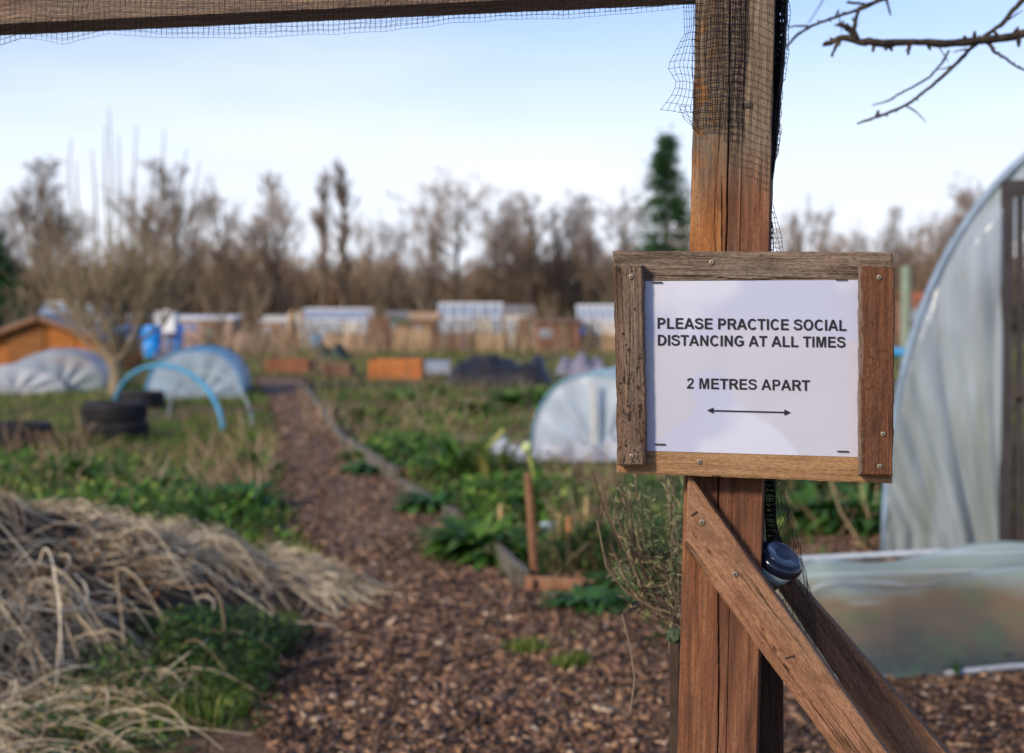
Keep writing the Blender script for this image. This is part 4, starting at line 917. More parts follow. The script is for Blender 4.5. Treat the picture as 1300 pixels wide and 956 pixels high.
drum(262,446,15,28,'pale green drum right of the blue drums',plain('pale_green_drum', (.22,.42,.32), .5, .15)); drum(735,446,15,28,'blue drum between the brick shed and slatted greenhouse'); drum(400,444,15,19,'light blue small drum in front of the white greenhouse',plain('light_blue_drum', (.15,.40,.62), .5, .15)); drum(590,447,12,22,'small blue drum in front of the bluish greenhouse')
drum(608,440,13,50,'tall white cylinder beside the bluish greenhouse door',M['white'])
c = gnd(212,452); S = c.y/F; t = thing('water_tank', 'white square tank raised above the blue drums', 'tank', c); mb = MB(); mb.box((0,0,43*S),(25*S,.6,26*S)); mb.box((0,0,57*S),(10*S,.3,3*S)); mb.build('tank_body', M['white'], t)
mb = MB(); [mb.box((sx*.2,sy*.22,15*S),(.07,.07,30*S)) for sx in (-1,1) for sy in (-1,1)]; mb.build('stand', M['brownb'], t)
def bed(px0, px1, top, base, label, mat, D_=1.0, soil=True, nb=3):
    c = gnd((px0+px1)/2, base); S = c.y/F; w = (px1-px0)*S; h = (base-top)*S; t = thing('raised_bed', label, 'raised bed', (c.x,c.y+D_/2,0), 0, 'timber raised beds'); mb = MB()
    for i in range(nb):
        for sg in (-1,1): mb.box((0,sg*D_/2,h*(i+.5)/nb),(w,.035,h/nb*.92)); mb.box((sg*(w/2-.018),0,h*(i+.5)/nb),(.034,D_-.04,h/nb*.92))
    for sx in (-1,1): mb.box((sx*(w/2-.05),-D_/2-.03,h*.52),(.06,.03,h*1.04))
    mb.build('bed_boards', mat, t); mb = MB(); mb.box((0,0,h*.4),(w-.08,D_-.08,h*.8)); mb.build('soil_fill', M['soil'], t); return t
M['orangeb'] = plain('orange_stained_boards', (.46,.16,.045), .7, .25, 6)
bed(468,536,457,482,'bright orange wooden box bed across the plots',M['orangeb']); bed(338,392,457,474,'reddish brown box bed left of the path end',plain('redbrown_boards', (.26,.10,.05), .8, .3, 6)); bed(410,446,462,478,'small dark bed between the two orange ones',M['brownb'],.7)
bed(625,668,596,610,'low brown board bed behind the tall stake',M['brownb'],.5,nb=1)
c = gnd(552,475); t = thing('grey_board', 'pale grey-blue board lying between the orange box and dark mound', 'board', c); mb = MB(); mb.box((0,0,.13),(.62,.5,.26), Matrix.Rotation(.1,3,'X')); mb.box((0,-.27,.13),(.66,.03,.22)); mb.build('panel', plain('greyblue_board', (.27,.31,.38), .7), t)
def mound(px0, px1, top, base, label, mat, seed, D_=1.6, name='covered_heap', cat='covered heap'):
    c = gnd((px0+px1)/2, base); S = c.y/F; w = (px1-px0)*S; h = (base-top)*S; t = thing(name, label, cat, (c.x,c.y+D_/2,0)); mb = MB(); a_, b_ = 60, 20
    V = []
    for i in range(a_+1):
        for j in range(b_+1):
            u = i/a_; v = j/b_; e = min(1,(math.sin(math.pi*u)*2.2))*math.sin(math.pi*v)**.5
            V.append(((u-.5)*w, (v-.5)*D_, e*h*(.72+.5*noise.noise(Vector((u*5,v*2,seed)))+.16*abs(noise.noise(Vector((u*20,v*8,seed)))))-.01))
    mb.add(V, [(i*(b_+1)+j,(i+1)*(b_+1)+j,(i+1)*(b_+1)+j+1,i*(b_+1)+j+1) for i in range(a_) for j in range(b_)]); mb.build('cover_sheet', mat, t, True)
mound(562,706,446,490,'long heap covered with crumpled black sheeting',M['black'],3)
mound(706,775,450,476,'low grey sheeted heap behind the hooped white cloche',plain('grey_sheet', (.20,.19,.24), .6, .3),6)
mound(392,440,436,458,'small dark green heap near the white greenhouse',plain('dark_green_heap', (.03,.05,.04), .9, .5, 4),9)
mound(400,470,418,446,'orange-brown stack of timber in front of the white greenhouse',M['tan'],12,name='timber_stack',cat='timber stack')
def planks():
    c = gnd(372,444); S = c.y/F; t = thing('plank_stack', 'pale planks propped upright left of the white greenhouse', 'planks', c); r = random.Random(3)
    for k in range(9): mb = MB(); mb.box((r.uniform(-12,14)*S, r.uniform(-.2,.2), r.uniform(20,27)*S),(r.uniform(3,6)*S,.04,r.uniform(34,52)*S), Matrix.Rotation(r.gauss(0,.14),3,'Y')); mb.build('plank', M['tan'] if k%3 else M['offw'], t)
planks()
for i_, (px, tp, Y, lb) in enumerate([(322,352,48,'bare brown shrub behind the pinkish fence panel'),(478,362,52,'bare shrub between the white greenhouse and the green shed'),(540,350,58,'bare shrub rising behind the brown boarded shed'),(700,366,54,'bare shrub behind the reddish brick shed'),(280,372,46,'small bare shrub behind the low pale roofed shed'),(664,372,50,'small bare shrub in front of the cream shed'),(20,360,44,'bare shrub behind the orange shed at the left edge'),(1160,350,40,'bare shrub beside the rusty red roof')]):
    cc = at(px,400,Y); tt = thing('bare_shrub', lb, 'shrub', (cc.x,Y,0), i_*1.3, 'bare shrubs among the sheds'); Lq, Tq = protos['bush' if i_%2 else 'bush2']
    if i_ < 2: Lq.build('trunk', B_olive, tt); Tq.build('crown', B_olive if i_ else B_twig, tt); sh_ = globals().setdefault('SH', []); sh_.append(tt)
    else:
        for ch in SH[i_%2].children: q_ = ch.copy(); COL.objects.link(q_); q_.parent = tt
    kk = (1.25+(400-tp)/F*Y)/max(v[2] for v in Tq.v); tt.scale = (kk*1.1,kk*1.1,kk)
t = thing('blue_bench', 'small flat blue-grey table before the green shed', 'table', gnd(502,446)); S = gnd(502,446).y/F
mb = MB(); mb.box((0,0,11*S),(32*S,.5,3*S)); mb.build('table_top', plain('bluegrey_top', (.22,.27,.40), .6), t)
for sx in (-1,1): mb = MB(); mb.box((sx*12*S,0,4.7*S),(.06,.4,9.4*S)); mb.build('leg', M['brownb'], t)
# pole, pipe
c = at(1150,400,34); t = thing('pale_pole', 'pale green upright pole between the notice and the tunnel', 'pole', (c.x,34,0)); mb = MB(); mb.tube([(0,0,0),(0,0,1.25+62/F*34)], .12, 8); mb.build('pole_shaft', plain('pale_green_pole', (.22,.27,.20), .7), t)
c = gnd(1120,470); t = thing('blue_pipe', 'short blue pipe rail beside the tunnel edge', 'pipe', c); S = c.y/F; mb = MB(); mb.tube([(-1.2,0,25*S),(1.6,0,21*S)], .10, 8); mb.build('pipe', M['blue'], t)
for sx in (-1.1,1.5): mb = MB(); mb.box((sx,0,10*S),(.07,.07,20*S)); mb.build('leg', M['brownb'], t)
# ------------------------------------------------------------ path edging
Wedge = wood('weathered_edging', (.045,.040,.032), (.13,.115,.09), (.24,.22,.17), 51, None)
def edging(p0, p1, h, w_, label, mat=Wedge):
    a, b = gnd(*p0), gnd(*p1); L = (b-a).length; t = thing('edging_board', label, 'edging board', a, math.atan2(b.y-a.y,b.x-a.x), 'timber edging of the beds'); mb = MB(); n_ = 24
    V = []
    for i in range(n_+1):
        x = L*i/n_; q = .012*noise.noise(Vector((x*3,p0[0],1)))
        for (y_, z_) in ((-w_/2,-.05),(w_/2,-.05),(w_/2,h-.008),(w_/2-.006,h),(-w_/2+.006,h),(-w_/2,h-.008)): V.append((x, y_+q, z_+q*.5 if z_ > 0 else z_))
    mb.add(V, [(i*6+j,i*6+(j+1)%6,(i+1)*6+(j+1)%6,(i+1)*6+j) for i in range(n_) for j in range(6)]+[(0,1,2,3,4,5),tuple(n_*6+j for j in (5,4,3,2,1,0))])
    mb.build('board', mat, t)
    for u in (.1,.9): mb = MB(); mb.box((L*u,-w_/2-.02,h*.4),(.035,.035,h*1.1)); mb.build('peg', mat, t)
edging((384,490),(436,566),.10,.05,'far weathered board edging the right side of the path'); edging((438,568),(503,613),.11,.06,'nearer weathered board edging the path left of the mat plant'); edging((510,622),(584,668),.08,.05,'low worn board along the path between the mat plant and the corner plant'); edging((628,712),(667,750),.10,.045,'pale grey board edging the bed beside the tall stake')
edging((668,752),(745,756),.075,.04,'brown board across the near end of the raised bed',W_brace); edging((505,612),(640,606),.10,.04,'reddish brown board across the bed behind the mat plant',W_brace)
edging((560,560),(690,566),.06,.05,'low board lying in the middle plot before the cloche')
def stake(px, top, base, r, label, mat, lean=0, name='wooden_stake', cat='stake', group='stakes in the plots'):
    c = gnd(px, base); S = c.y/F; h = (base-top)*S; t = thing(name, label, cat, c, 0, group); mb = MB(); mb.tube([(0,0,-.03),(lean*h*.5,0,h*.5),(lean*h,0,h)], [r,r,r*.9], 6); mb.build('shaft', mat, t); return t, h, lean*h
M['cane'] = plain('bamboo_cane', (.36,.26,.12), .6, .25, 20); M['ycane'] = plain('green_yellow_stalk', (.30,.32,.08), .6, .25, 10)
stake(680,600,742,.022,'tall thin brown stake in the near raised bed',W_brace,-.07)
t, h, lx = stake(688,566,650,.013,'yellow-green stalk leaning behind the tall stake',M['ycane'],-.22)
b = thing('ball', 'pale green ball capping the leaning yellow-green stalk', 'ball', t.location+Vector((lx,0,h-.01))); mb = MB(); mb.lathe([(.001,-.04),(.022,-.033),(.036,-.015),(.04,0),(.036,.015),(.022,.033),(.001,.04)],16); mb.build('ball_skin', plain('pale_green_ball', (.42,.50,.24), .8, .1), b, True)
stake(636,640,690,.02,'short orange-brown stake left of the tall stake',M['cane']); stake(722,655,705,.018,'orange peg right of the packet',plain('orange_peg', (.42,.18,.07), .7)); stake(710,650,690,.014,'small brown cane right behind the packet',M['cane']); stake(745,630,690,.014,'thin brown cane left of the herb bush',M['cane'])
stake(600,545,590,.02,'stout yellow stem leaning in the tall strappy clump',M['ycane'],.9,'flower_stalk','stalk')
c = gnd(697,684); t = thing('seed_packet', 'crumpled pale blue and red packet lying in the raised bed', 'packet', (c.x,c.y,.02), .2); t.scale = (.62,.62,.62); mb = MB(); mb.box((0,0,.06),(.16,.05,.11), Matrix.Rotation(.5,3,'X')); mb.build('packet_body', plain('pale_blue_foil', (.45,.60,.68), .4), t); mb = MB(); mb.box((.11,0,.07),(.055,.055,.09), Matrix.Rotation(.4,3,'X')); mb.build('packet_end', plain('red_foil', (.55,.08,.06), .4), t); mb = MB(); mb.box((-.15,0,.045),(.13,.06,.10), Matrix.Rotation(.3,3,'X')); mb.build('packet_flap', plain('dull_red_card', (.26,.09,.07), .6), t)
# dry sticks, one stuff object
mb = MB(); r = random.Random(9)
def sticks(px0,px1,py0,py1,N,h,lean=.3,rad=.004):
    for k in range(N):
        c = gnd(r.uniform(px0,px1), r.uniform(py0,py1)); c.z = HFT(c.x,c.y); l = h*r.uniform(.4,1.2); d = Vector((r.gauss(0,lean),r.gauss(0,lean),1)).normalized(); q = c+d*l*.5; d = (d+Vector((r.gauss(0,.3),r.gauss(0,.3),-.1))).normalized(); mb.tube([c,q,q+d*l*.5],[rad,rad*.8,rad*.5],3,cap=False)
sticks(700,780,610,740,150,.30); sticks(640,780,585,640,120,.3,.9); sticks(250,345,560,640,130,.35,.9,.006); sticks(0,130,560,620,90,.35,.7,.006); sticks(380,700,470,560,420,.34,.8,.007); sticks(440,760,500,600,260,.22,1.6,.008); sticks(150,330,600,660,120,.3,1.0,.006); sticks(340,420,455,480,40,.5,.2,.012); sticks(470,770,440,450,420,1.3,.22,.018); sticks(250,480,438,452,320,1.1,.3,.018); sticks(0,380,436,470,320,.8,.35,.018); sticks(1000,1120,600,690,80,.35,.6,.006)
tag(mb.build('dry_stalks', island('dry_stalk_colours', [(0,(.07,.045,.028)),(.4,(.17,.11,.065)),(.8,(.32,.23,.14)),(1,(.45,.36,.24))], .85)), 'brown dry stalks standing and lying in the plots', kind='stuff')
# ------------------------------------------------------------ the straw heap
YR = [(-3.2,5.2),(-1.98,5.5),(-1.74,5.7),(-1.47,5.9),(-1.1,6.2),(-.67,6.4),(-.3,6.5)]
def heap_h(x, y):
    hr = interp(x, [(-3.2,.64),(-1.98,.55),(-1.74,.46),(-1.47,.35),(-1.10,.22),(-.75,.06),(-.6,0),(0,-.1)]); yr = interp(x, YR)
    fw = interp(x, [(-3.2,2.0),(-1.98,1.9),(-1.4,1.3),(-1.0,.7),(-.5,.28)]); bw = interp(x, [(-3,.8),(-1,.45),(-.5,.3)])
    u = (yr-y)/fw if y < yr else (y-yr)/bw
    return hr*max(0,1-u*u)*(1 if u < 1 else 0)*(1+.25*noise.noise(Vector((x*3,y*3,1))))+.07*noise.noise(Vector((x*6,y*6,5)))*max(0,1-u)-.01
t = thing('compost_heap', 'dark compost mound at the left spilling dry pale stalks', 'compost heap', (-1.7,5.2,0))
mb = MB(); A_, B_ = 90, 80; V = []
for i in range(A_+1):
    for j in range(B_+1): x = -3.4+3.1*i/A_; y = 3.4+3.6*j/B_; V.append((x+1.7,y-5.2,heap_h(x,y)-.0))
mb.add(V, [(i*(B_+1)+j,(i+1)*(B_+1)+j,(i+1)*(B_+1)+j+1,i*(B_+1)+j+1) for i in range(A_) for j in range(B_)]); mb.build('mound', M['soil'], t, True)
mb = MB(); r = random.Random(21)
def stalk(x, y, ang, L, rad, bend, lift, k=8):
    pts = []; a = ang
    for i in range(k+1):
        z = max(heap_h(x,y), HFT(x,y))+lift*(.4+.6*math.sin(math.pi*i/k)); pts.append(Vector((x,y,z)))
        x += math.cos(a)*L/k; y += math.sin(a)*L/k; a += bend/k+r.gauss(0,.07)
    mb.tube(pts, [rad*(1-.4*i/k) for i in range(k+1)], 4, cap=False)
for q in range(620):       # bundle running down the ridge
    x = r.uniform(-1.72,-.95); y = interp(x, YR)+r.gauss(-.05,.06)-.04; stalk(x, y, .55+r.gauss(0,.28), r.uniform(.12,.45), r.uniform(.0012,.0032), r.gauss(0,.8), r.uniform(.002,.06), 6)
for q in range(500):
    x = r.uniform(-1.6,-.72); y = interp(x, YR)-.14+r.gauss(0,.16); stalk(x, y, r.uniform(0,6.28), r.uniform(.08,.3), r.uniform(.0012,.0030), r.gauss(0,1.5), r.uniform(.003,.06), 6)
for q in range(4300):      # tangle over the front, with dark gaps
    x = r.uniform(-3.1,-1.25); y = r.uniform(3.6,5.9)
    if heap_h(x,y) < .02 and r.random() < (.85 if x > -1.6 else .35): continue
    if noise.noise(Vector((x*2.1,y*1.6,7)))+.5*noise.noise(Vector((x*5,y*5,2))) < .0+.30*(x > -1.9)*(y > 5.0)+.12*(y > 5.2): continue
    stalk(x, y, r.gauss(-.3,1.1), r.uniform(.06,.42), r.uniform(.0010,.0028), r.gauss(0,1.8), r.uniform(.003,.08), 6)
for q in range(1500):      # loose litter of stalks down to the near left corner
    x = r.gauss(-1.75,.35); y = r.uniform(3.5,5.0)
    if x > -1.12 or noise.noise(Vector((x*2.5,y*2.5,27))) < -.12: continue
    stalk(x, y, r.gauss(-.5,1.0), r.uniform(.08,.45), r.uniform(.0010,.0028), r.gauss(0,1.6), r.uniform(.01,.12), 6)
for q in range(36):
    x = r.uniform(-3.0,-1.2); y = r.uniform(4.2,5.8); stalk(x, y, r.gauss(-.3,.9), r.uniform(.3,.75), r.uniform(.0028,.0042), r.gauss(0,2.0), r.uniform(.03,.13), 10)
for q in range(70):       # left shoulder
    x = r.uniform(-3.2,-1.8); y = interp(x, YR)+r.gauss(-.1,.16); stalk(x, y, r.gauss(.0,.5), r.uniform(.2,.7), r.uniform(.0016,.0036), r.gauss(0,1.0), r.uniform(.01,.06))
for q in range(26):        # loose arcs over the green
    x = r.uniform(-1.7,-1.1); y = r.uniform(4.6,5.6); stalk(x, y, r.uniform(-2.8,.3), r.uniform(.2,.55), r.uniform(.002,.004), r.gauss(0,1.8), r.uniform(.12,.34))
for q in range(7000):      # short broken bits
    x = r.uniform(-3.0,-.75); y = interp(x, YR)-abs(r.gauss(0,.5))*(1 if x < -1.3 else .3)+.08
    if noise.noise(Vector((x*3,y*3,17))) < (.02 if x < -1.5 else -.2): continue
    a_ = r.gauss(.1,1.2); l_ = r.uniform(.02,.11); z = max(heap_h(x,y),HFT(x,y))+r.uniform(.0,.035); d = Vector((math.cos(a_),math.sin(a_),r.gauss(0,.3)))*l_; mb.tube([Vector((x,y,z)),Vector((x,y,z))+d], r.uniform(.0008,.0018), 3, cap=False)
for q in range(260):       # splayed tip on the path
    x = r.uniform(-1.0,-.66); y = interp(x, YR)+r.gauss(-.08,.12); stalk(x, y, r.gauss(.1,1.1), r.uniform(.08,.3), r.uniform(.0014,.0032), r.gauss(0,1.6), r.uniform(.003,.04), 6)
tag(mb.build('straw', island('straw_stalks', [(0,(.14,.085,.045)),(.25,(.38,.28,.165)),(.65,(.62,.50,.33)),(1,(.84,.76,.58))], .75, .1)), 'tangled pale dry stalks over the compost mound', kind='stuff')
mb = MB()
for q in range(700):
    x = r.uniform(-2.8,-1.0); y = r.uniform(4.6,5.5); z = heap_h(x,y)+.02; a = r.uniform(0,6.28); d = Vector((math.cos(a),math.sin(a),.3))*.035; s = Vector((-d.y,d.x,r.gauss(0,.01)))*.6; p = Vector((x,y,z)); mb.add([p,p+d*.5+s*.5,p+d,p+d*.5-s*.5],[(0,1,2,3)])
tag(mb.build('dead_leaves', island('rust_leaves', [(0,(.16,.06,.025)),(1,(.38,.17,.05))], .8, .2)), 'rusty dead leaves caught in the compost mound', kind='stuff')
# ------------------------------------------------------------ big polytunnel
pt = thing('polytunnel', 'tall walk-in polytunnel of milky plastic with dark timber door at the right', 'polytunnel', (1.93,7.3,0), -R(20))
Wt_, Ht_ = 1.5, 2.31; EX = 2.3; F_pt = film('tunnel_polythene', (.50,.58,.64), .40, .20, .18, (.28,.32,.27), 2.2, .8, (3,3,.35))
def tz(s): return Ht_*max(0,1-abs((s-Wt_)/Wt_)**EX)**(1/EX)
mb = MB(); k = 60; m = 40; V = []
for j in range(m+1):
    for p in arch_pts(Wt_, Ht_, k, EX): V.append((p.x+Wt_, .0+6*j/m, p.z*(1-.012*abs(math.sin(j*.5)))))
mb.add(V, [(j*(k+1)+i,j*(k+1)+i+1,(j+1)*(k+1)+i+1,(j+1)*(k+1)+i) for j in range(m) for i in range(k)]); mb.build('cover', F_pt, pt, True)
DL, DR, DT = .575, 1.38, 1.84; W_grim = plain('tarred_timber', (.030,.026,.028), .7, .3, 9)
mb = MB(); A_, B_ = 60, 70
def fold(s, z):
    q = (s-DL*1.0)/(max(.15,z)+.8); f = abs(math.sin(q*23+.8*math.sin(z*2)))**.6*.05+math.sin(q*17+z*1.1)*.03+abs(math.sin(q*41+z))*.016+.035*noise.noise(Vector((q*14,z*2.5,5)))+.02*noise.noise(Vector((s*3,z*1.2,2))); return -.03-f
V = []
for i in range(A_+1):
    for j in range(B_+1):
        s = .004+(DL-.004)*i/A_; z = tz(s)*j/B_; V.append((s, fold(s,z)*min(1,(B_-j)/6)*min(1,(A_-i)/3+.2)-.004, z))
mb.add(V, [(i*(B_+1)+j,(i+1)*(B_+1)+j,(i+1)*(B_+1)+j+1,i*(B_+1)+j+1) for i in range(A_) for j in range(B_)])
V = []
for i in range(41):
    for j in range(13): s = DL+(DR-DL)*i/40; z = DT+(tz(s)-DT)*j/12; V.append((s, -.006-.012*math.sin(s*30), z))
mb.add(V, [(i*13+j,(i+1)*13+j,(i+1)*13+j+1,i*13+j+1) for i in range(40) for j in range(12)])
V = []
for i in range(A_+1):
    for j in range(B_+1): s = DR+.004+(2*Wt_-DR-.008)*i/A_; z = tz(s)*j/B_; V.append((s, fold(s,z)*min(1,(B_-j)/6)-.004, z))
mb.add(V, [(i*(B_+1)+j,(i+1)*(B_+1)+j,(i+1)*(B_+1)+j+1,i*(B_+1)+j+1) for i in range(A_) for j in range(B_)]); mb.build('end_wall', F_pt, pt, True)
mb = MB(); mb.tube([(p.x+Wt_,-.01,p.z) for p in arch_pts(Wt_+.01, Ht_+.01, 48, EX)], .022, 8); mb.build('hoop', plain('tunnel_hoop', (.20,.27,.36), .4), pt, True)
for s in (DL, DR): mb = MB(); mb.box((s,-.05,DT/2),(.06,.06,DT)); mb.build('jamb', W_grim, pt)
mb = MB(); mb.box(((DL+DR)/2,-.05,DT+.035),(DR-DL+.06,.065,.08)); mb.build('lintel', W_grim, pt)
mb = MB(); w_ = DR-DL-.08; cx_ = (DL+DR)/2; mb.box((cx_,-.028,DT/2),(w_-.1,.006,DT-.1)); dr = mb.build('door', film('door_net_panel', (.12,.12,.115), .2, .35, .6, (.07,.07,.06), 5), pt)
mb = MB()
for s in (-1,1): mb.box((cx_+s*(w_/2-.02),-.03,DT/2),(.035,.03,DT-.02))
for z in (.05,.78,.93,DT-.05): mb.box((cx_,-.034,z),(w_-.12,.026,.06))
mb.build('door_frame', W_grim, dr)
mb = MB(); mb.box((DL+.08,-.075,.86),(.10,.03,.03)); mb.build('latch', M['rust_recess'], dr)
# ------------------------------------------------------------ low sheeted frame at the right
lf = thing('cold_frame', 'low long frame sheeted with dirty greenish plastic, in front of the big polytunnel', 'cold frame', (1.10,4.80,0), R(13))
n = NT('dirty_polythene'); sp = n.map((1,1,1)); nz = n.noise(2.2, n.map((1,1,1.5)), 5, .6); n2 = n.noise(9, n.map((.6,1,1)), 5, .6)
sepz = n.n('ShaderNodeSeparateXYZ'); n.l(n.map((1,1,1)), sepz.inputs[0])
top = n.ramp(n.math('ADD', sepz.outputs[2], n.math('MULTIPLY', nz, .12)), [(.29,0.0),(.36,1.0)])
colf = n.mix(n.ramp(n.math('ADD', n.math('MULTIPLY', nz, .6), n.math('MULTIPLY', sepz.outputs[2], 1.6)),[(.36,0.0),(.66,1.0)]), (.075,.095,.10), (.26,.19,.115)); colf = n.mix(n.ramp(n2,[(.45,0.0),(.7,.6)]), colf, (.12,.20,.12)); colf = n.mix(top, colf, (.36,.46,.42)); fold_glint = n.noise(1, n.map((.25,7,13), loc=(2,1,0)), 1, .4, .1); colf = n.mix(n.math('MULTIPLY', n.ramp(fold_glint,[(.47,0.0),(.495,1.0),(.51,1.0),(.54,0.0)]), n.ramp(sepz.outputs[2],[(.20,.0),(.27,.8)])), colf, (.62,.72,.78))  # thin pale streaks near the top are fold highlights painted into the colour
p = n.pbr(colf, .25, n2, .3, .02, .5); tl = n.n('ShaderNodeBsdfTranslucent'); n.l(colf, tl.inputs[0]); m1 = n.n('ShaderNodeMixShader'); m1.inputs[0].default_value = .25; n.l(p.outputs[0], m1.inputs[1]); n.l(tl.outputs[0], m1.inputs[2]); m2 = n.n('ShaderNodeMixShader'); m2.inputs[0].default_value = .22; n.l(m1.outputs[0], m2.inputs[1]); n.l(n.n('ShaderNodeBsdfTransparent').outputs[0], m2.inputs[2]); n.l(m2.outputs[0], n.out.inputs[0])
mb = MB(); A_, B_ = 120, 50; V = []; Lf, Df, Hf = 3.0, .95, .34
for i in range(A_+1):
    for j in range(B_+1):
        x = -.25+Lf*i/A_; v = j/B_; e = math.sin(math.pi*v)**.62; taper = min(1,.35+i/A_*5); yy = Df*v
        rid = .02*math.sin(v*30+.9*noise.noise(Vector((x*.9,v,3))))*(1 if v < .62 else .5)+.018*noise.noise(Vector((x*1.6,v*5,7)))
        zz = (Hf*(1+.07*x/Lf)*e*(.94+.06*math.cos(x*7))+rid*e)*taper; V.append((x, yy+.06*(1-v)*noise.noise(Vector((x*2,0,9))), max(.004,zz)))
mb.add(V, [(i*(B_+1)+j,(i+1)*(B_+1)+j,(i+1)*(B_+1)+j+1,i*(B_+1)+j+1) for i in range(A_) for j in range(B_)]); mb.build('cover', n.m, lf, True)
mb = MB(); mb.tube([(-.25+3.0*i/20,-.012+.008*math.sin(i*2),.018+.008*math.sin(i*1.3)) for i in range(21)], .012, 6); mb.build('edge_roll', F_white, lf, True)
mb = MB(); mb.tube([(-.2+2.9*i/20,Df*.52,.352*(1+.07*i/20)*(.955 if i else .5)) for i in range(21)], .012, 6); mb.build('ridge_bar', M['frame'], lf, True)
leafpatch('seedlings', 2.3, 5.5, 1.5, .5, .16, 5000, .05, WG, 'green seedlings dimly seen under the dirty plastic')
# ------------------------------------------------------------ herb bush left of the post
hb = thing('herb_bush', 'grey-green herb bush with fine leaves and brown bare stems left of the post', 'bush', at(868,400,2.32)-Vector((0,0,1.25)))
hb.location.z = 0; O = Vector(hb.location); r = random.Random(33); st = MB(); nd = MB()
def bpt(px, py, dy=0): return at(px, py, 2.32+dy)-O
root = Vector((.012,.02,0)); crown = bpt(862,800)
for k in range(7): st.tube([root+Vector((r.gauss(0,.005),r.gauss(0,.02),0)), Vector((.008+r.gauss(0,.005),r.gauss(0,.02),crown.z*.5)), crown+Vector((r.gauss(0,.006),r.gauss(0,.02),0))], [.003,.003,.0025], 5)
tips = []
for k in range(105):
    tx = r.uniform(772,880); ty = r.uniform(585,760) if tx > 800 else r.uniform(610,730); ty = max(ty, 590+abs(tx-848)*.25)
    s0 = bpt(r.uniform(850,872), r.uniform(700,805), r.gauss(0,.05)); e = bpt(tx, ty, r.gauss(0,.10)); md = s0.lerp(e,.5)+Vector((-.02 if tx < 830 else 0,r.gauss(0,.01),-.015))
    pts = [s0, s0.lerp(md,.5)+Vector((-.004,0,-.004)), md, md.lerp(e,.5)+Vector((-.002,0,.002)), e]; st.tube(pts, [.0013,.0011,.0009,.0007,.0005], 4, cap=False); tips.append(pts)
def needle(p, d, l, w_, dd=nd):
    s = d.cross(Vector((r.gauss(0,1),r.gauss(0,1),r.gauss(0,1)))).normalized()*w_; dd.add([p-s*.6, p+s*.6, p+d*l*.6+s, p+d*l, p+d*l*.6-s], [(0,1,2,3,4)])
dry = MB()
for pts in tips:
    isdry = r.random() < .55
    for k in range(46 if not isdry else 26):
        t_ = r.uniform(.15,1)**.8*4; i = min(3,int(t_)); p = pts[i].lerp(pts[i+1], t_-i); ax_ = (pts[i+1]-pts[i]).normalized(); d = (ax_*r.uniform(.2,1)+Vector((r.gauss(0,.6),r.gauss(0,.6),r.gauss(0.1,.6)))).normalized()
        needle(p, d, r.uniform(.008,.019), .0011, dry if isdry else nd)
nd.build('foliage', island('herb_leaves', [(0,(.045,.085,.030)),(.5,(.10,.16,.060)),(1,(.24,.28,.13))], .65, .25), hb)
dry.build('dry_foliage', island('herb_dry_leaves', [(0,(.14,.11,.05)),(.6,(.30,.26,.13)),(1,(.40,.36,.22))], .75, .25), hb)
for path in ([(752,598),(762,632),(775,665),(790,700),(806,735),(828,765),(852,790)],[(762,600),(768,640),(779,668),(800,710),(815,745),(838,775)],[(786,618),(796,645),(797,672),(810,700),(822,735),(845,770)],[(768,632),(764,655),(758,640)],[(746,605),(753,612)]):
    st.tube([bpt(*q, -.03) for q in path], [.0011+.0016*i/len(path) for i in range(len(path))], 5)
    for q in path[1:-1]:
        for _ in range(2): st.tube([bpt(*q,-.03), bpt(q[0]+r.uniform(-12,10), q[1]-r.uniform(6,22), -.03)], [.0011,.0005], 3)
for path in ([(765,700),(785,740),(812,765),(850,785)],[(775,690),(800,745),(822,770),(855,788)],[(758,660),(770,720),(795,752),(840,778)],[(800,640),(806,700),(835,760),(858,786)],[(790,780),(800,820),(806,862),(800,905)]):
    st.tube([bpt(*q, -.05) for q in path], .0013, 4)
st.build('stems', island('herb_stems', [(0,(.06,.035,.028)),(.6,(.13,.085,.06)),(1,(.30,.24,.15))], .8), hb)
# ------------------------------------------------------------ apple tree: trunk outside the view, boughs reaching in
Yb = 2.75; ap = thing('apple_tree', 'bare dark knobbly branches reaching in at the top right', 'tree', (3.1,3.1,0)); AO = Vector(ap.location); r = random.Random(8)
n = NT('apple_bark'); nz = n.noise(60, n.map((1,1,1)), 5); n.pbr(n.ramp(nz,[(.35,(.018,.014,.013)),(.6,(.060,.045,.034)),(.75,(.12,.115,.06))]), .85, nz, .8, .003, .15); AB = n.m
def ab(px, py, dy=0): return at(px, py, Yb+dy)-AO
tr = MB(); tr.tube([(0,0,0),(.03,0,.6),(-.02,.02,1.1),(-.10,.02,1.6)], [.13,.11,.10,.085], 10); bo = MB()
def bough(pts, rs, buds=8, dy=0, knob=1.0):
    rs = [q*.9 for q in rs]; buds = int(buds*1.6)
    P = [ab(*q, dy) if not isinstance(q, Vector) else q for q in pts]; Q = []; RR = []
    for i in range(len(P)-1):
        for k in range(5): t_ = k/5; Q.append(P[i].lerp(P[i+1],t_)+Vector([r.gauss(0,rs[i]*.12) for _ in range(3)])); RR.append((rs[i]*(1-t_)+rs[i+1]*t_)*r.uniform(.9,1.12))
    Q.append(P[-1]); RR.append(rs[-1]); bo.tube(Q, RR, 8)
    for k in range(buds):
        i = r.randrange(1,len(Q)-1); d = Vector((r.gauss(0,1),r.gauss(0,.4),r.gauss(0,1))).normalized(); l = RR[i]*r.uniform(1.5,3.0)*knob; bo.tube([Q[i], Q[i]+d*l*.6, Q[i]+d*l], [RR[i]*.7,RR[i]*.55,RR[i]*.25], 6)
limb_root = Vector((-.08,.02,1.5))
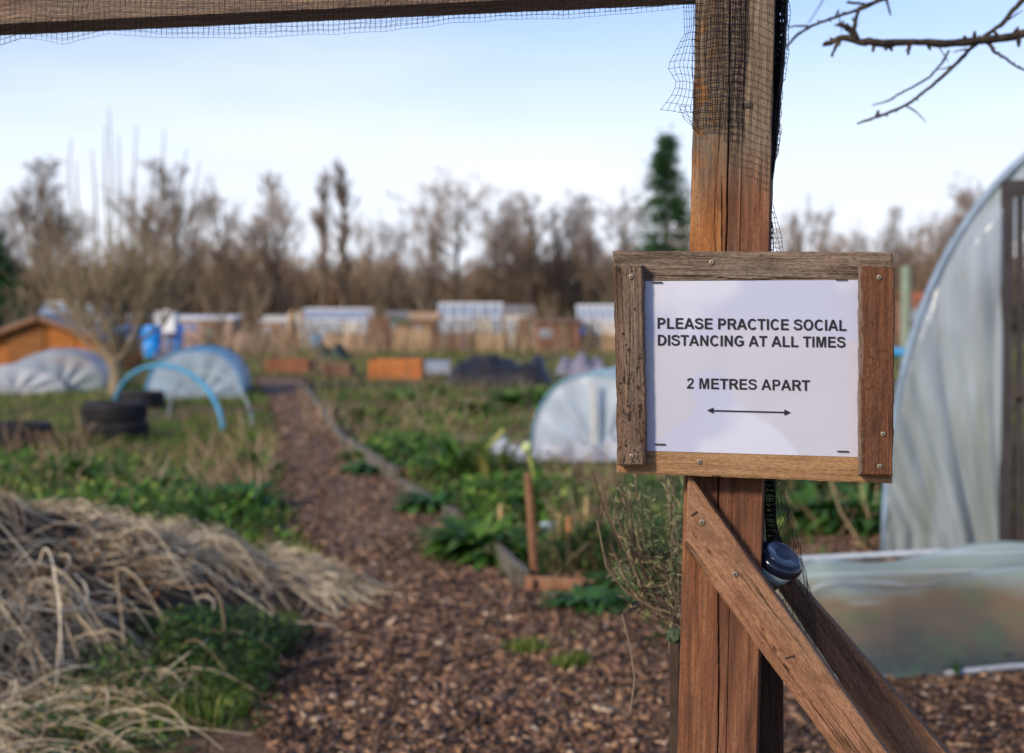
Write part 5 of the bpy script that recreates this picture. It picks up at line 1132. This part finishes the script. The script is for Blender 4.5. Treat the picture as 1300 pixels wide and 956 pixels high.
bough([limb_root, (1700,30), (1450,25), (1300,42), (1262,50), (1200,56), (1160,53), (1120,55), (1092,52), (1068,47), (1052,55), (1045,58)], [.06,.028,.014,.0098,.0092,.0085,.0075,.0085,.0075,.0065,.006,.003], 14)
bough([(1088,50),(1084,38),(1087,22),(1091,10),(1110,3),(1132,-4),(1180,-30)], [.006,.005,.004,.004,.0035,.003,.003], 4)
bough([(1084,44),(1074,33),(1064,31)], [.006,.006,.005], 5); bough([(1066,50),(1058,66),(1055,72)], [.006,.003,.002], 2); bough([(1110,56),(1108,66)], [.005,.003], 1); bough([(1155,56),(1153,70)], [.005,.0025], 1)
bough([(1132,-6),(1095,11),(1060,22),(1030,33),(1012,44),(990,68),(975,90)], [.0035,.0034,.0032,.003,.003,.0025,.002], 6)
bough([(1052,-12),(1034,18),(1026,30)], [.0016,.0015,.0012], 1, .5); bough([(1098,5),(1075,3)], [.003,.0025], 2); bough([(1125,0),(1128,10),(1131,20)], [.003,.0025,.0015], 3); bough([(1026,33),(1008,33),(1000,36)], [.0026,.002,.0015], 2)
bough([limb_root+Vector((0,0,.05)), (1600,-160), (1400,-80), (1296,2), (1270,32), (1250,46), (1232,62), (1213,82), (1182,110), (1150,134), (1118,147), (1100,153), (1088,157)], [.04,.02,.009,.0052,.0048,.0045,.0042,.004,.0036,.0032,.0030,.0026,.0018], 12, .03)
bough([(1112,148),(1116,140)], [.0028,.002], 2, .03); bough([(1205,64),(1196,80),(1180,98),(1160,110),(1140,120),(1128,128),(1107,134)], [.0028,.0026,.0024,.0022,.002,.0018,.0012], 5)
bough([(1256,55),(1262,66),(1275,73),(1290,84),(1312,94)], [.0045,.0035,.003,.0025,.0022], 9)
for (x_,y_) in ((1240,50),(1180,58),(1140,56),(1230,63),(1150,134),(1060,22),(1275,28),(1213,82),(1104,8)):
    dx_ = r.choice((-1,1))*r.uniform(8,26); bough([(x_,y_),(x_+dx_*.5,y_+r.uniform(-14,16)),(x_+dx_,y_+r.uniform(-22,26))], [.0022,.0016,.0009], 2)
tr.build('trunk', AB, ap, True); bo.build('branches', AB, ap, True)
# ============================================================ LIGHT, SKY, CAMERA
SUN_EL, SUN_AZ = 26, 224          # azimuth measured clockwise from +Y (the view direction)
w = bpy.data.worlds.new('World'); sc.world = w; w.use_nodes = True; nt = w.node_tree; nt.nodes.clear()
sky = nt.nodes.new('ShaderNodeTexSky'); sky.sky_type = 'NISHITA'; sky.sun_disc = False; sky.sun_elevation = R(SUN_EL); sky.sun_rotation = R(SUN_AZ); sky.air_density = 1.0; sky.dust_density = .6; sky.ozone_density = 2.0
bg = nt.nodes.new('ShaderNodeBackground'); wo = nt.nodes.new('ShaderNodeOutputWorld'); bg.inputs[1].default_value = .13
tc = nt.nodes.new('ShaderNodeTexCoord'); sx = nt.nodes.new('ShaderNodeSeparateXYZ'); nt.links.new(tc.outputs['Generated'], sx.inputs[0])
def ramp_(fac, st_):
    q = nt.nodes.new('ShaderNodeValToRGB'); e = q.color_ramp.elements
    while len(e) < len(st_): e.new(.5)
    for i,(p_,v_) in enumerate(st_): e[i].position = p_; e[i].color = (v_,v_,v_,1)
    nt.links.new(fac, q.inputs[0]); return q.outputs[0]
mp = nt.nodes.new('ShaderNodeMapping'); mp.inputs['Scale'].default_value = (1,1,5); nt.links.new(tc.outputs['Generated'], mp.inputs[0])
cn = nt.nodes.new('ShaderNodeTexNoise'); cn.inputs['Scale'].default_value = 3.2; cn.inputs['Detail'].default_value = 5; nt.links.new(mp.outputs[0], cn.inputs[0])
def mth(op, a, b):
    q = nt.nodes.new('ShaderNodeMath'); q.operation = op
    for i, v in enumerate((a,b)):
        if isinstance(v,(int,float)): q.inputs[i].default_value = v
        else: nt.links.new(v, q.inputs[i])
    return q.outputs[0]
veil = ramp_(sx.outputs[2], [(0,.97),(.06,.92),(.12,.74),(.17,.46),(.23,.15),(.5,.05)])
cl = mth('MULTIPLY', ramp_(cn.outputs[0], [(.5,0),(.72,.22)]), ramp_(sx.outputs[2], [(0,1),(.3,.5)]))
fac = mth('MINIMUM', mth('ADD', veil, cl), .97)
mx = nt.nodes.new('ShaderNodeMix'); mx.data_type = 'RGBA'; nt.links.new(fac, mx.inputs[0]); tn = nt.nodes.new('ShaderNodeMix'); tn.data_type = 'RGBA'; tn.blend_type = 'MULTIPLY'; tn.inputs[0].default_value = 1; tn.inputs[7].default_value = (.60,.73,1,1); nt.links.new(sky.outputs[0], tn.inputs[6]); nt.links.new(tn.outputs[2], mx.inputs[6]); mx.inputs[7].default_value = (5.2,5.4,5.9,1)
nt.links.new(mx.outputs[2], bg.inputs[0]); nt.links.new(bg.outputs[0], wo.inputs[0])
sl = bpy.data.lights.new('sun', 'SUN'); sl.energy = 2.7; sl.angle = R(8); sl.color = (1,.83,.62); so = bpy.data.objects.new('sun', sl); COL.objects.link(so)
sd = Vector((math.sin(R(SUN_AZ))*math.cos(R(SUN_EL)), math.cos(R(SUN_AZ))*math.cos(R(SUN_EL)), math.sin(R(SUN_EL)))); so.rotation_euler = sd.to_track_quat('Z','Y').to_euler(); so.location = (0,-3,8)
cd = bpy.data.cameras.new('camera'); co = bpy.data.objects.new('camera', cd); COL.objects.link(co); sc.camera = co
cd.sensor_width = 36; cd.lens = F/1300*36; cd.shift_y = -44.5/1300; cd.clip_start = .05; cd.clip_end = 3000
co.location = (0,0,H); co.rotation_euler = (math.pi/2-PIT,0,0)
cd.dof.use_dof = True; cd.dof.focus_distance = 1.69; cd.dof.aperture_fstop = 4.8
sc.view_settings.view_transform = 'Standard'; sc.view_settings.look = 'None'; sc.view_settings.exposure = .62; sc.view_settings.gamma = 1
sc.cycles.use_denoising = True; sc.cycles.max_bounces = 6; sc.cycles.transparent_max_bounces = 8
